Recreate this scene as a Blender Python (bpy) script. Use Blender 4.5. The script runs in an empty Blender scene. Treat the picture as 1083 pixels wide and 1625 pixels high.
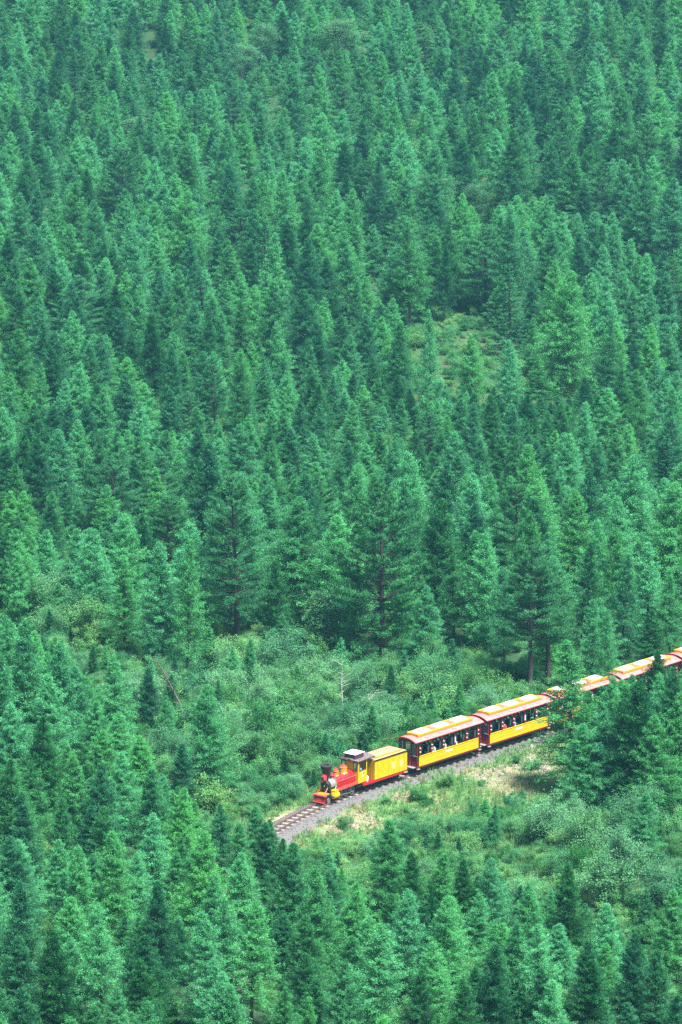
import bpy, bmesh, math, random
import numpy as np
from mathutils import Vector, Matrix
R = math.radians
PI = math.pi
sc = bpy.context.scene
C = sc.collection

# ------------------------------------------------------------ camera
HC = 64.5
PITCH = R(12.3)
FPX, PW, PH = 6000.0, 1083.0, 1625.0
cam_d = bpy.data.cameras.new('camera')
cam = bpy.data.objects.new('camera', cam_d)
C.objects.link(cam)
cam.location = (0, 0, HC)
cam.rotation_euler = (PI / 2 - PITCH, 0, 0)
cam_d.sensor_fit = 'VERTICAL'
cam_d.sensor_height = 36
cam_d.lens = FPX / PH * 36
cam_d.clip_start = 1
cam_d.clip_end = 12000
sc.camera = cam
# ------------------------------------------------------------ sky, sun, exposure
SUN_EL, SUN_AZ = R(63), R(140)        # azimuth clockwise from +Y: sun behind the camera's right shoulder
world = bpy.data.worlds.new('World')
sc.world = world
world.use_nodes = True
wn = world.node_tree
wn.nodes.clear()
sky = wn.nodes.new('ShaderNodeTexSky')
sky.sky_type = 'NISHITA'
sky.sun_disc = False
sky.sun_elevation = SUN_EL
sky.sun_rotation = SUN_AZ
sky.air_density = 1.0
sky.dust_density = 2.5
bg = wn.nodes.new('ShaderNodeBackground')
bg.inputs['Strength'].default_value = 0.065
wo = wn.nodes.new('ShaderNodeOutputWorld')
wn.links.new(sky.outputs[0], bg.inputs[0])
wn.links.new(bg.outputs[0], wo.inputs[0])
sun_d = bpy.data.lights.new('sun', 'SUN')
sun_d.energy = 4.7
sun_d.angle = R(10)
sun_d.color = (1.0, 0.96, 0.88)
sun = bpy.data.objects.new('sun', sun_d)
C.objects.link(sun)
sd = Vector((math.sin(SUN_AZ) * math.cos(SUN_EL), math.cos(SUN_AZ) * math.cos(SUN_EL), math.sin(SUN_EL)))
sun.rotation_euler = sd.to_track_quat('Z', 'Y').to_euler()
sun.location = (0, 0, 120)
vs = sc.view_settings
vs.view_transform = 'Standard'
vs.look = 'None'
vs.exposure = 1.75
vs.gamma = 1
vs.use_curve_mapping = False
cy = sc.cycles
cy.max_bounces = 6
cy.diffuse_bounces = 2
cy.glossy_bounces = 2
cy.transmission_bounces = 3
cy.volume_bounces = 0
cy.transparent_max_bounces = 6
cy.caustics_reflective = False
cy.caustics_refractive = False
cy.use_denoising = False
try:
    cy.denoiser = 'OPENIMAGEDENOISE'
    cy.denoising_prefilter = 'ACCURATE'
except Exception:
    pass

rng = np.random.default_rng(7)
random.seed(7)


# ------------------------------------------------------------ projection helpers (design measurements from the photograph)
def ray(px, py):
    x, y = (px - PW / 2) / FPX, (PH / 2 - py) / FPX
    return np.array([x, math.cos(PITCH) + y * math.sin(PITCH), -math.sin(PITCH) + y * math.cos(PITCH)])


def to_px(x, y, z):
    dz = z - HC
    depth = y * math.cos(PITCH) - dz * math.sin(PITCH)
    up = y * math.sin(PITCH) + dz * math.cos(PITCH)
    return PW / 2 + FPX * x / depth, PH / 2 - FPX * up / depth


def gz(x, y):
    """height of the ground"""
    x = np.asarray(x, float); y = np.asarray(y, float)
    t = np.clip(y - 305, 0, None)
    t1 = np.minimum(t, 210)
    z = 0.00062 * t1 * t1
    t2 = np.clip(t - 210, 0, 160)
    z = z + 0.26 * t2 - 0.26 / 320 * t2 * t2
    flat = np.clip((y - 262) / 40, 0, 1) + np.clip((214 - y) / 20, 0, 1)
    n = 0.5 * np.sin(x * .11 + 1.3) * np.sin(y * .083 + .4) + 0.25 * np.sin(x * .31 + y * .17) + .12 * np.sin(x * .9 - y * .6)
    far = np.clip((y - 330) / 120, 0, 1)
    n2 = 1.8 * np.sin(x * .045 + .6 + y * .012) * far
    return z + n * flat + n2 + 0.06 * np.sin(x * 1.3) * np.sin(y * 1.1)


def at(px, py, h=None):
    """ground point (or point on the plane z=h) seen at a pixel"""
    d = ray(px, py)
    if h is not None:
        t = (h - HC) / d[2]
        return np.array([d[0] * t, d[1] * t, h])
    t = 140.0
    while t < 1200:
        p = d * t
        if HC + p[2] <= gz(p[0], p[1]):
            break
        t += 1.0
    a, b = t - 1, t
    for _ in range(14):
        m = (a + b) / 2
        p = d * m
        if HC + p[2] <= gz(p[0], p[1]): b = m
        else: a = m
    p = d * b
    return np.array([p[0], p[1], float(gz(p[0], p[1]))])


def height_for(p, ytop):
    a, b = 0.2, 40.0
    for _ in range(30):
        m = (a + b) / 2
        if to_px(p[0], p[1], p[2] + m)[1] > ytop: a = m
        else: b = m
    return a


def inside(px, py, poly):
    r = False
    n = len(poly)
    j = n - 1
    for i in range(n):
        xi, yi = poly[i]; xj, yj = poly[j]
        if (yi > py) != (yj > py) and px < (xj - xi) * (py - yi) / (yj - yi) + xi:
            r = not r
        j = i
    return r


# ------------------------------------------------------------ object helpers
def link(name, data, parent=None, loc=None):
    o = bpy.data.objects.new(name, data)
    C.objects.link(o)
    if parent is not None: o.parent = parent
    if loc is not None: o.location = loc
    return o


def thing(name, label, cat, loc=(0, 0, 0), rz=0, group=None):
    o = link(name, None)
    o.empty_display_size = .3
    o.location = loc
    o.rotation_euler = (0, 0, rz)
    o['label'] = label
    o['category'] = cat
    if group: o['group'] = group
    return o


def tag(o, label=None, cat=None, group=None, kind=None):
    if label: o['label'] = label
    if cat: o['category'] = cat
    if group: o['group'] = group
    if kind: o['kind'] = kind
    return o


def npmesh(name, verts, faces, mat=None, tone=None, smooth=False):
    """verts (n,3), faces (m,k) uniform k"""
    me = bpy.data.meshes.new(name)
    verts = np.ascontiguousarray(verts, np.float32)
    faces = np.ascontiguousarray(faces, np.int32)
    m, k = faces.shape
    me.vertices.add(len(verts))
    me.vertices.foreach_set('co', verts.ravel())
    me.loops.add(m * k)
    me.loops.foreach_set('vertex_index', faces.ravel())
    me.polygons.add(m)
    me.polygons.foreach_set('loop_start', np.arange(0, m * k, k, dtype=np.int32))
    me.polygons.foreach_set('loop_total', np.full(m, k, np.int32))
    if tone is not None:
        a = me.attributes.new('tone', 'FLOAT', 'FACE')
        a.data.foreach_set('value', np.ascontiguousarray(tone, np.float32))
    me.update(calc_edges=True)
    if smooth:
        me.polygons.foreach_set('use_smooth', np.ones(m, bool))
    if mat: me.materials.append(mat)
    return me


# ------------------------------------------------------------ materials
def new_mat(name):
    m = bpy.data.materials.new(name)
    m.use_nodes = True
    nt = m.node_tree
    nt.nodes.clear()
    out = nt.nodes.new('ShaderNodeOutputMaterial')
    return m, nt, out


def paint(name, col, rough=.4, metal=0, coat=0, vary=.12, scale=6, dirt=None):
    m, nt, out = new_mat(name)
    b = nt.nodes.new('ShaderNodeBsdfPrincipled')
    tc = nt.nodes.new('ShaderNodeTexCoord')
    n = nt.nodes.new('ShaderNodeTexNoise')
    n.inputs['Scale'].default_value = scale
    n.inputs['Detail'].default_value = 10
    n.inputs['Roughness'].default_value = .65
    nt.links.new(tc.outputs['Object'], n.inputs['Vector'])
    mr = nt.nodes.new('ShaderNodeMapRange')
    mr.inputs['From Min'].default_value = .3
    mr.inputs['From Max'].default_value = .7
    nt.links.new(n.outputs['Fac'], mr.inputs['Value'])
    mx = nt.nodes.new('ShaderNodeMix'); mx.data_type = 'RGBA'
    d = dirt or tuple(c * .6 for c in col)
    mx.inputs['A'].default_value = (*col, 1)
    mx.inputs['B'].default_value = (*[c * (1 - vary) + e * vary for c, e in zip(col, d)], 1) if dirt is None else (*d, 1)
    ml = nt.nodes.new('ShaderNodeMath'); ml.operation = 'MULTIPLY'
    ml.inputs[1].default_value = 1.0 if dirt is None else vary
    nt.links.new(mr.outputs[0], ml.inputs[0])
    nt.links.new(ml.outputs[0], mx.inputs['Factor'])
    nt.links.new(mx.outputs['Result'], b.inputs['Base Color'])
    mr2 = nt.nodes.new('ShaderNodeMapRange')
    mr2.inputs['To Min'].default_value = rough * .85
    mr2.inputs['To Max'].default_value = min(1, rough * 1.25)
    nt.links.new(n.outputs['Fac'], mr2.inputs['Value'])
    nt.links.new(mr2.outputs[0], b.inputs['Roughness'])
    b.inputs['Metallic'].default_value = metal
    b.inputs['Coat Weight'].default_value = coat
    b.inputs['Coat Roughness'].default_value = .15
    nt.links.new(b.outputs[0], out.inputs[0])
    return m


def leaf_mat(name, c_dark, c_light, transl=.35, objvar=.5, hue=.02):
    """foliage: per-leaf tone, per-plant tone, part of the light passes through"""
    m, nt, out = new_mat(name)
    at_ = nt.nodes.new('ShaderNodeAttribute'); at_.attribute_name = 'tone'
    oi = nt.nodes.new('ShaderNodeObjectInfo')
    a = nt.nodes.new('ShaderNodeMath'); a.operation = 'MULTIPLY_ADD'
    a.inputs[1].default_value = objvar
    a.inputs[2].default_value = -objvar / 2
    nt.links.new(oi.outputs['Random'], a.inputs[0])
    b = nt.nodes.new('ShaderNodeMath'); b.operation = 'ADD'; b.use_clamp = True
    nt.links.new(a.outputs[0], b.inputs[0])
    nt.links.new(at_.outputs['Fac'], b.inputs[1])
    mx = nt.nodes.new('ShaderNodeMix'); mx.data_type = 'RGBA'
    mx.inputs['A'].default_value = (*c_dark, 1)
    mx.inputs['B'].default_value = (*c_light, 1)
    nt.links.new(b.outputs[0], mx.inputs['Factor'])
    # hue per plant
    f = nt.nodes.new('ShaderNodeMath'); f.operation = 'MULTIPLY'; f.inputs[1].default_value = 7.13
    nt.links.new(oi.outputs['Random'], f.inputs[0])
    g = nt.nodes.new('ShaderNodeMath'); g.operation = 'FRACT'
    nt.links.new(f.outputs[0], g.inputs[0])
    h = nt.nodes.new('ShaderNodeMapRange')
    h.inputs['To Min'].default_value = .5 - hue * 1.2
    h.inputs['To Max'].default_value = .5 + hue * .7
    nt.links.new(g.outputs[0], h.inputs['Value'])
    hs = nt.nodes.new('ShaderNodeHueSaturation')
    nt.links.new(h.outputs[0], hs.inputs['Hue'])
    nt.links.new(mx.outputs['Result'], hs.inputs['Color'])
    d = nt.nodes.new('ShaderNodeBsdfDiffuse')
    t = nt.nodes.new('ShaderNodeBsdfTranslucent')
    nt.links.new(hs.outputs[0], d.inputs['Color'])
    nt.links.new(hs.outputs[0], t.inputs['Color'])
    ms = nt.nodes.new('ShaderNodeMixShader'); ms.inputs[0].default_value = transl
    nt.links.new(d.outputs[0], ms.inputs[1])
    nt.links.new(t.outputs[0], ms.inputs[2])
    nt.links.new(ms.outputs[0], out.inputs[0])
    return m


M = {}
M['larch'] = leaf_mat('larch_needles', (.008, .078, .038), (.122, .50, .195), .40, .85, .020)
M['pine'] = leaf_mat('pine_needles', (.016, .11, .050), (.075, .27, .11), .26, .35, .012)
M['spruce'] = leaf_mat('spruce_needles', (.014, .10, .055), (.05, .23, .10), .25, .35, .01)
M['birch'] = leaf_mat('birch_leaves', (.045, .17, .085), (.12, .32, .15), .4, .35, .02)
M['willow'] = leaf_mat('willow_leaves', (.028, .14, .060), (.17, .42, .19), .38, .6, .025)
M['shrub'] = leaf_mat('shrub_leaves', (.03, .17, .07), (.15, .40, .15), .38, .8, .03)
M['grass'] = leaf_mat('grass_blades', (.05, .18, .06), (.22, .42, .16), .35, .2, .02)
M['dry_grass'] = leaf_mat('dry_grass', (.16, .18, .07), (.36, .32, .17), .3, .2, .02)
M['bark'] = paint('bark', (.038, .032, .032), .9, scale=3, vary=.6)
M['pine_bark'] = paint('pine_bark', (.045, .034, .034), .9, scale=3, vary=.6)
M['birch_bark'] = paint('birch_bark', (.42, .42, .38), .8, scale=5, vary=.8)
M['dead_wood'] = paint('dead_wood', (.10, .085, .08), .9, scale=5, vary=.7)


def bump(nt, b, fac, s, dist=.05):
    bp = nt.nodes.new('ShaderNodeBump')
    bp.inputs['Strength'].default_value = s
    bp.inputs['Distance'].default_value = dist
    nt.links.new(fac, bp.inputs['Height'])
    nt.links.new(bp.outputs[0], b.inputs['Normal'])


def ground_mat():
    m, nt, out = new_mat('forest_floor')
    b = nt.nodes.new('ShaderNodeBsdfPrincipled')
    b.inputs['Roughness'].default_value = .95
    b.inputs['Specular IOR Level'].default_value = .1
    tc = nt.nodes.new('ShaderNodeTexCoord')
    n1 = nt.nodes.new('ShaderNodeTexNoise'); n1.inputs['Scale'].default_value = .22; n1.inputs['Detail'].default_value = 5
    n2 = nt.nodes.new('ShaderNodeTexNoise'); n2.inputs['Scale'].default_value = 2.2; n2.inputs['Detail'].default_value = 8
    n3 = nt.nodes.new('ShaderNodeTexNoise'); n3.inputs['Scale'].default_value = 9; n3.inputs['Detail'].default_value = 8
    for n in (n1, n2, n3): nt.links.new(tc.outputs['Object'], n.inputs['Vector'])
    r1 = nt.nodes.new('ShaderNodeValToRGB')
    e = r1.color_ramp.elements
    e[0].position = .36; e[0].color = (.012, .045, .020, 1)
    e[1].position = .66; e[1].color = (.040, .034, .024, 1)
    x = e.new(.5); x.color = (.025, .075, .03, 1)
    nt.links.new(n2.outputs['Fac'], r1.inputs[0])
    # open bank: attribute 'open' on the sheet marks grassy soil and bare soil
    r2 = nt.nodes.new('ShaderNodeValToRGB')
    e = r2.color_ramp.elements
    e[0].position = .35; e[0].color = (.07, .20, .06, 1)
    e[1].position = .64; e[1].color = (.34, .26, .21, 1)
    x = e.new(.50); x.color = (.10, .18, .06, 1)
    x = e.new(.57); x.color = (.22, .19, .12, 1)
    mm = nt.nodes.new('ShaderNodeMix'); mm.data_type = 'FLOAT'; mm.inputs[0].default_value = .45
    nt.links.new(n1.outputs['Fac'], mm.inputs[2]); nt.links.new(n3.outputs['Fac'], mm.inputs[3])
    nt.links.new(mm.outputs[0], r2.inputs[0])
    a = nt.nodes.new('ShaderNodeAttribute'); a.attribute_name = 'open_ground'
    mx = nt.nodes.new('ShaderNodeMix'); mx.data_type = 'RGBA'
    nt.links.new(a.outputs['Fac'], mx.inputs['Factor'])
    nt.links.new(r1.outputs[0], mx.inputs['A'])
    nt.links.new(r2.outputs[0], mx.inputs['B'])
    a2 = nt.nodes.new('ShaderNodeAttribute'); a2.attribute_name = 'bare_soil'
    r3 = nt.nodes.new('ShaderNodeMath'); r3.operation = 'MULTIPLY_ADD'; r3.inputs[1].default_value = 5; r3.inputs[2].default_value = -2.1
    nt.links.new(n2.outputs['Fac'], r3.inputs[0])
    r4 = nt.nodes.new('ShaderNodeMath'); r4.operation = 'MULTIPLY'; r4.use_clamp = True
    nt.links.new(r3.outputs[0], r4.inputs[0]); nt.links.new(a2.outputs['Fac'], r4.inputs[1])
    r5 = nt.nodes.new('ShaderNodeValToRGB')
    r5.color_ramp.elements[0].position = .3; r5.color_ramp.elements[0].color = (.17, .125, .095, 1)
    r5.color_ramp.elements[1].position = .7; r5.color_ramp.elements[1].color = (.34, .26, .215, 1)
    nt.links.new(n3.outputs['Fac'], r5.inputs[0])
    mx2 = nt.nodes.new('ShaderNodeMix'); mx2.data_type = 'RGBA'
    nt.links.new(r4.outputs[0], mx2.inputs['Factor'])
    nt.links.new(mx.outputs['Result'], mx2.inputs['A']); nt.links.new(r5.outputs[0], mx2.inputs['B'])
    nt.links.new(mx2.outputs['Result'], b.inputs['Base Color'])
    bump(nt, b, n3.outputs['Fac'], .8, .12)
    nt.links.new(b.outputs[0], out.inputs[0])
    return m


def stone_mat(name, c1, c2):
    m, nt, out = new_mat(name)
    b = nt.nodes.new('ShaderNodeBsdfPrincipled'); b.inputs['Roughness'].default_value = .9
    g = nt.nodes.new('ShaderNodeNewGeometry')
    tc = nt.nodes.new('ShaderNodeTexCoord')
    n = nt.nodes.new('ShaderNodeTexNoise'); n.inputs['Scale'].default_value = 14; n.inputs['Detail'].default_value = 8
    nt.links.new(tc.outputs['Object'], n.inputs['Vector'])
    av = nt.nodes.new('ShaderNodeMath'); av.operation = 'ADD'
    nt.links.new(g.outputs['Random Per Island'], av.inputs[0]); nt.links.new(n.outputs['Fac'], av.inputs[1])
    hf = nt.nodes.new('ShaderNodeMath'); hf.operation = 'MULTIPLY'; hf.inputs[1].default_value = .5
    nt.links.new(av.outputs[0], hf.inputs[0])
    mx = nt.nodes.new('ShaderNodeMix'); mx.data_type = 'RGBA'
    mx.inputs['A'].default_value = (*c1, 1); mx.inputs['B'].default_value = (*c2, 1)
    nt.links.new(hf.outputs[0], mx.inputs['Factor'])
    nt.links.new(mx.outputs['Result'], b.inputs['Base Color'])
    bump(nt, b, n.outputs['Fac'], .7, .04)
    nt.links.new(b.outputs[0], out.inputs[0])
    return m


M['ground'] = ground_mat()
M['ballast'] = stone_mat('ballast', (.035, .035, .038), (.16, .155, .16))
M['rock'] = stone_mat('rock', (.13, .11, .095), (.32, .27, .24))
M['sleeper'] = paint('sleeper', (.22, .20, .185), .85, scale=9, vary=.5)
M['rail'] = paint('rail_steel', (.16, .10, .085), .55, .5, scale=20)
M['yellow'] = paint('yellow_paint', (.54, .37, .003), .38, coat=.15, scale=2.5, vary=.32, dirt=(.26, .15, .01))
M['orange_yellow'] = paint('orange_yellow_paint', (.46, .21, .012), .4, coat=.2, scale=4, vary=.3)
M['red'] = paint('red_paint', (.42, .006, .012), .38, coat=.3, scale=4, vary=.4, dirt=(.17, .006, .008))
M['salmon'] = paint('sun_faded_red_paint', (.46, .05, .04), .35, coat=.3, scale=4, vary=.3)
M['maroon'] = paint('maroon_paint', (.15, .005, .016), .4, coat=.2, scale=4, vary=.3)
M['pilot_red'] = paint('pilot_red', (.50, .035, .06), .4, coat=.2, scale=6, vary=.3)
M['pink_roof'] = paint('faded_roof_sky_sheen', (.40, .12, .12), .45, coat=.2, scale=2.2, vary=.4, dirt=(.50, .30, .28))  # faded red, with the pale sheen of the sky mixed into the colour
M['cream'] = paint('peach_cream', (.46, .29, .13), .5, scale=2, vary=.3)
M['brown'] = paint('roof_brown', (.34, .13, .06), .55, scale=5, vary=.4)
M['white'] = paint('white_paint', (.72, .72, .70), .35, scale=8, vary=.1)
M['lilac'] = paint('pale_grey_sheet', (.26, .22, .24), .4, scale=5, vary=.3)
M['black'] = paint('black_iron', (.008, .008, .010), .5, scale=8)
M['dark'] = paint('dark_underframe', (.02, .018, .02), .6, scale=8)
M['silver'] = paint('silver_jacket', (.30, .31, .28), .4, .4, scale=8)
M['bench'] = paint('dark_bench', (.03, .035, .04), .5)
M['pale_yellow'] = paint('faded_pale_yellow', (.52, .40, .14), .5)
M['steel'] = paint('bright_steel', (.28, .28, .29), .4, .6, scale=12)
M['purple'] = paint('dark_plum_paint', (.075, .025, .045), .45, coat=.2, scale=6)
M['grey'] = paint('grey_vent', (.20, .20, .19), .5, scale=8)
M['curtain'] = paint('teal_curtain', (.012, .06, .075), .9, scale=9, vary=.5)
M['skin'] = paint('skin', (.50, .30, .21), .6, scale=9)
M['hair'] = paint('black_hair', (.015, .012, .012), .6)
M['trousers'] = paint('dark_trousers', (.03, .035, .06), .8)
for k, c in dict(white_shirt=(.38, .40, .42), blue_shirt=(.12, .25, .5), pink_shirt=(.35, .14, .17), grey_shirt=(.3, .31, .33), red_shirt=(.5, .04, .05)).items():
    M[k] = paint(k, c, .8, scale=9)
g_, nt_, out_ = new_mat('window_glass')
b_ = nt_.nodes.new('ShaderNodeBsdfPrincipled')
b_.inputs['Base Color'].default_value = (.75, .85, .83, 1)
b_.inputs['Roughness'].default_value = .05
b_.inputs['Transmission Weight'].default_value = .85
b_.inputs['IOR'].default_value = 1.2
nt_.links.new(b_.outputs[0], out_.inputs[0])
M['glass'] = g_
g_, nt_, out_ = new_mat('lamp_globe')
b_ = nt_.nodes.new('ShaderNodeBsdfPrincipled')
b_.inputs['Base Color'].default_value = (.55, .36, .28, 1)
b_.inputs['Roughness'].default_value = .2
b_.inputs['Emission Color'].default_value = (1, .62, .42, 1)
b_.inputs['Emission Strength'].default_value = .08
nt_.links.new(b_.outputs[0], out_.inputs[0])
M['bulb'] = g_

# ------------------------------------------------------------ track line
TRK_Z = 0.42        # top of the rails
_cp = [(366, 1760), (356, 1680), (352, 1600), (348, 1530), (346, 1462), (354, 1405), (376, 1358), (408, 1330), (446, 1309), (477, 1291.5), (509, 1275.5), (545, 1260.5), (590, 1245), (640, 1229), (700, 1210), (765, 1189), (880, 1153),
       (980, 1121), (1083, 1087), (1200, 1048), (1330, 1005)]
_pts = np.array([at(a, b, TRK_Z)[:2] for a, b in _cp])


def catmull(P, n=24):
    out = []
    for i in range(len(P) - 1):
        p0 = P[max(i - 1, 0)]; p1 = P[i]; p2 = P[i + 1]; p3 = P[min(i + 2, len(P) - 1)]
        for k in range(n):
            t = k / n
            out.append(.5 * ((2 * p1) + (-p0 + p2) * t + (2 * p0 - 5 * p1 + 4 * p2 - p3) * t * t + (-p0 + 3 * p1 - 3 * p2 + p3) * t ** 3))
    out.append(P[-1])
    return np.array(out)


TRK = catmull(_pts)
for _ in range(60):                      # smooth the centre line
    TRK[1:-1] = TRK[1:-1] * .5 + (TRK[:-2] + TRK[2:]) * .25
SEG = np.concatenate([[0], np.cumsum(np.linalg.norm(np.diff(TRK, axis=0), axis=1))])


def trk(s):
    x = np.interp(s, SEG, TRK[:, 0]); y = np.interp(s, SEG, TRK[:, 1])
    return np.array([x, y])


def trk_dir(s):
    d = trk(s + .3) - trk(s - .3)
    return d / np.linalg.norm(d)


def s_at_px(px):
    best = None
    for s in np.arange(0, SEG[-1], .05):
        p = trk(s)
        e = abs(to_px(p[0], p[1], TRK_Z)[0] - px)
        if best is None or e < best[0]: best = (e, s)
    return best[1]


def dist_trk(x, y):
    d = np.hypot(TRK[:, 0] - x, TRK[:, 1] - y)
    return d.min()


def in_front(x, y):
    """nearer the camera than the track"""
    px, py = to_px(x, y, float(gz(x, y)))
    return py > np.interp(px, [-100, 0, 170, 340, 446, 640, 1083, 1300], [1000, 1010, 1030, 1330, 1309, 1230, 1085, 1010])


# ------------------------------------------------------------ zones, as outlines on the ground measured in the photograph
BANK = [(425, 1340), (440, 1318), (515, 1290), (640, 1243), (760, 1205), (875, 1170), (930, 1200), (905, 1265), (800, 1285), (700, 1310), (590, 1330), (500, 1350), (440, 1362)]
VERGE = [(400, 1330), (470, 1285), (500, 1262), (515, 1272), (440, 1318)]
NO_TREES = [(-60, 1010), (170, 1018), (200, 1065), (330, 1088), (370, 1045), (590, 1065), (740, 1065), (850, 1098), (1083, 1075), (1200, 1040), (1200, 1420), (1083, 1500),
            (960, 1490), (800, 1470), (600, 1470), (480, 1440), (400, 1410), (345, 1370), (335, 1250), (240, 1205), (150, 1130), (60, 1060), (-60, 1045)]
GLADE = [(640, 560), (720, 520), (800, 540), (880, 560), (940, 640), (880, 660), (790, 640), (730, 650), (640, 690)]
GLADE2 = [(300, 700), (420, 690), (500, 700), (470, 745), (380, 750), (300, 730)]
HOLLOWS = [(580, 478, 62, 26), (745, 380, 30, 28), (95, 905, 85, 22), (690, 955, 30, 30), (440, 205, 42, 34), (1015, 448, 66, 26), (385, 560, 60, 18), (40, 590, 60, 18), (560, 560, 50, 18),
           (860, 285, 34, 20), (960, 230, 30, 18), (250, 650, 50, 14), (150, 330, 40, 18), (300, 985, 40, 16), (480, 980, 50, 20), (760, 1000, 40, 20), (640, 720, 50, 14), (940, 790, 50, 14)]


def hollow(px, py):
    return any(((px - a) / c) ** 2 + ((py - b) / d) ** 2 < 1 for a, b, c, d in HOLLOWS)


GLADE3 = [(-40, 590), (40, 560), (90, 600), (40, 650), (-40, 660)]

BARE = [(790, 1232, 58, 22), (850, 1212, 45, 18), (735, 1222, 36, 14), (560, 1300, 48, 14), (610, 1268, 30, 8), (840, 1180, 24, 7), (520, 1318, 30, 10)]


def bare(px, py):
    return max(0.0, max(1.25 - ((px - a) / c) ** 2 - ((py - b) / d) ** 2 for a, b, c, d in BARE))


# ------------------------------------------------------------ ground sheet
xs = np.concatenate([[-5000, -2500, -1200, -600, -300, -160, -100], np.arange(-70, 70.1, 1.0), [100, 160, 300, 600, 1200, 2500, 5000]])
ys = np.concatenate([[-3000, -1200, -400, 0, 80, 120], np.arange(140, 300, .8), np.arange(300, 660, 2.2), [700, 800, 1000, 1500, 2500, 4500, 9000]])
XX, YY = np.meshgrid(xs, ys)
ZZ = gz(XX, np.clip(YY, 0, 660))
ZZ = np.where(np.abs(XX) > 600, np.round(ZZ, 1), ZZ)
nx, ny = len(xs), len(ys)
V = np.stack([XX.ravel(), YY.ravel(), ZZ.ravel()], 1)
ii, jj = np.meshgrid(np.arange(nx - 1), np.arange(ny - 1))
a_ = (jj * nx + ii).ravel()
F = np.stack([a_, a_ + 1, a_ + nx + 1, a_ + nx], 1)
gm = npmesh('ground', V, F, M['ground'], smooth=True)
opn = np.zeros(len(V), np.float32)
brs = np.zeros(len(V), np.float32)
for k in range(len(V)):
    x, y, z = V[k]
    if 180 < y < 420 and abs(x) < 40:
        p, q = to_px(x, y, z)
        if 1100 < q < 1360: brs[k] = min(1, bare(p, q))
        if inside(p, q, BANK) or inside(p, q, VERGE): opn[k] = 1
        elif inside(p, q, GLADE): opn[k] = .2
        elif inside(p, q, GLADE2) or inside(p, q, GLADE3): opn[k] = .3
        elif p > 400 and dist_trk(x, y) < 2.6: opn[k] = .9
at2 = gm.attributes.new('open_ground', 'FLOAT', 'POINT')
at2.data.foreach_set('value', opn)
at3 = gm.attributes.new('bare_soil', 'FLOAT', 'POINT')
at3.data.foreach_set('value', brs)
g = link('ground', gm)
tag(g, kind='structure')


# ------------------------------------------------------------ trees
def tri_tufts(c, d, w, length, width, tone):
    """thin triangles at c pointing along d"""
    n = len(c)
    side = np.cross(d, w)
    side /= np.linalg.norm(side, axis=1, keepdims=True) + 1e-9
    v = np.empty((n, 3, 3), np.float32)
    v[:, 0] = c - side * width[:, None] / 2
    v[:, 1] = c + side * width[:, None] / 2
    v[:, 2] = c + d * length[:, None]
    return v.reshape(-1, 3), np.arange(n * 3).reshape(n, 3), tone


def tubes(paths, radii, sides=4):
    """paths: list of (k,3); radii list of (k,)"""
    V, F = [], []
    base = 0
    for P, r in zip(paths, radii):
        k = len(P)
        d = np.gradient(P, axis=0)
        d /= np.linalg.norm(d, axis=1, keepdims=True) + 1e-9
        ref = np.array([0, 0, 1.0]) if abs(d[0][2]) < .8 else np.array([1.0, 0, 0])
        u = np.cross(d, ref); u /= np.linalg.norm(u, axis=1, keepdims=True) + 1e-9
        v = np.cross(d, u)
        ang = np.arange(sides) * 2 * PI / sides
        ring = P[:, None, :] + r[:, None, None] * (np.cos(ang)[None, :, None] * u[:, None, :] + np.sin(ang)[None, :, None] * v[:, None, :])
        V.append(ring.reshape(-1, 3))
        for i in range(k - 1):
            for s in range(sides):
                a = base + i * sides + s; b = base + i * sides + (s + 1) % sides
                F.append((a, b, b + sides, a + sides))
        base += k * sides
    return np.concatenate(V), np.array(F)


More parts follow.
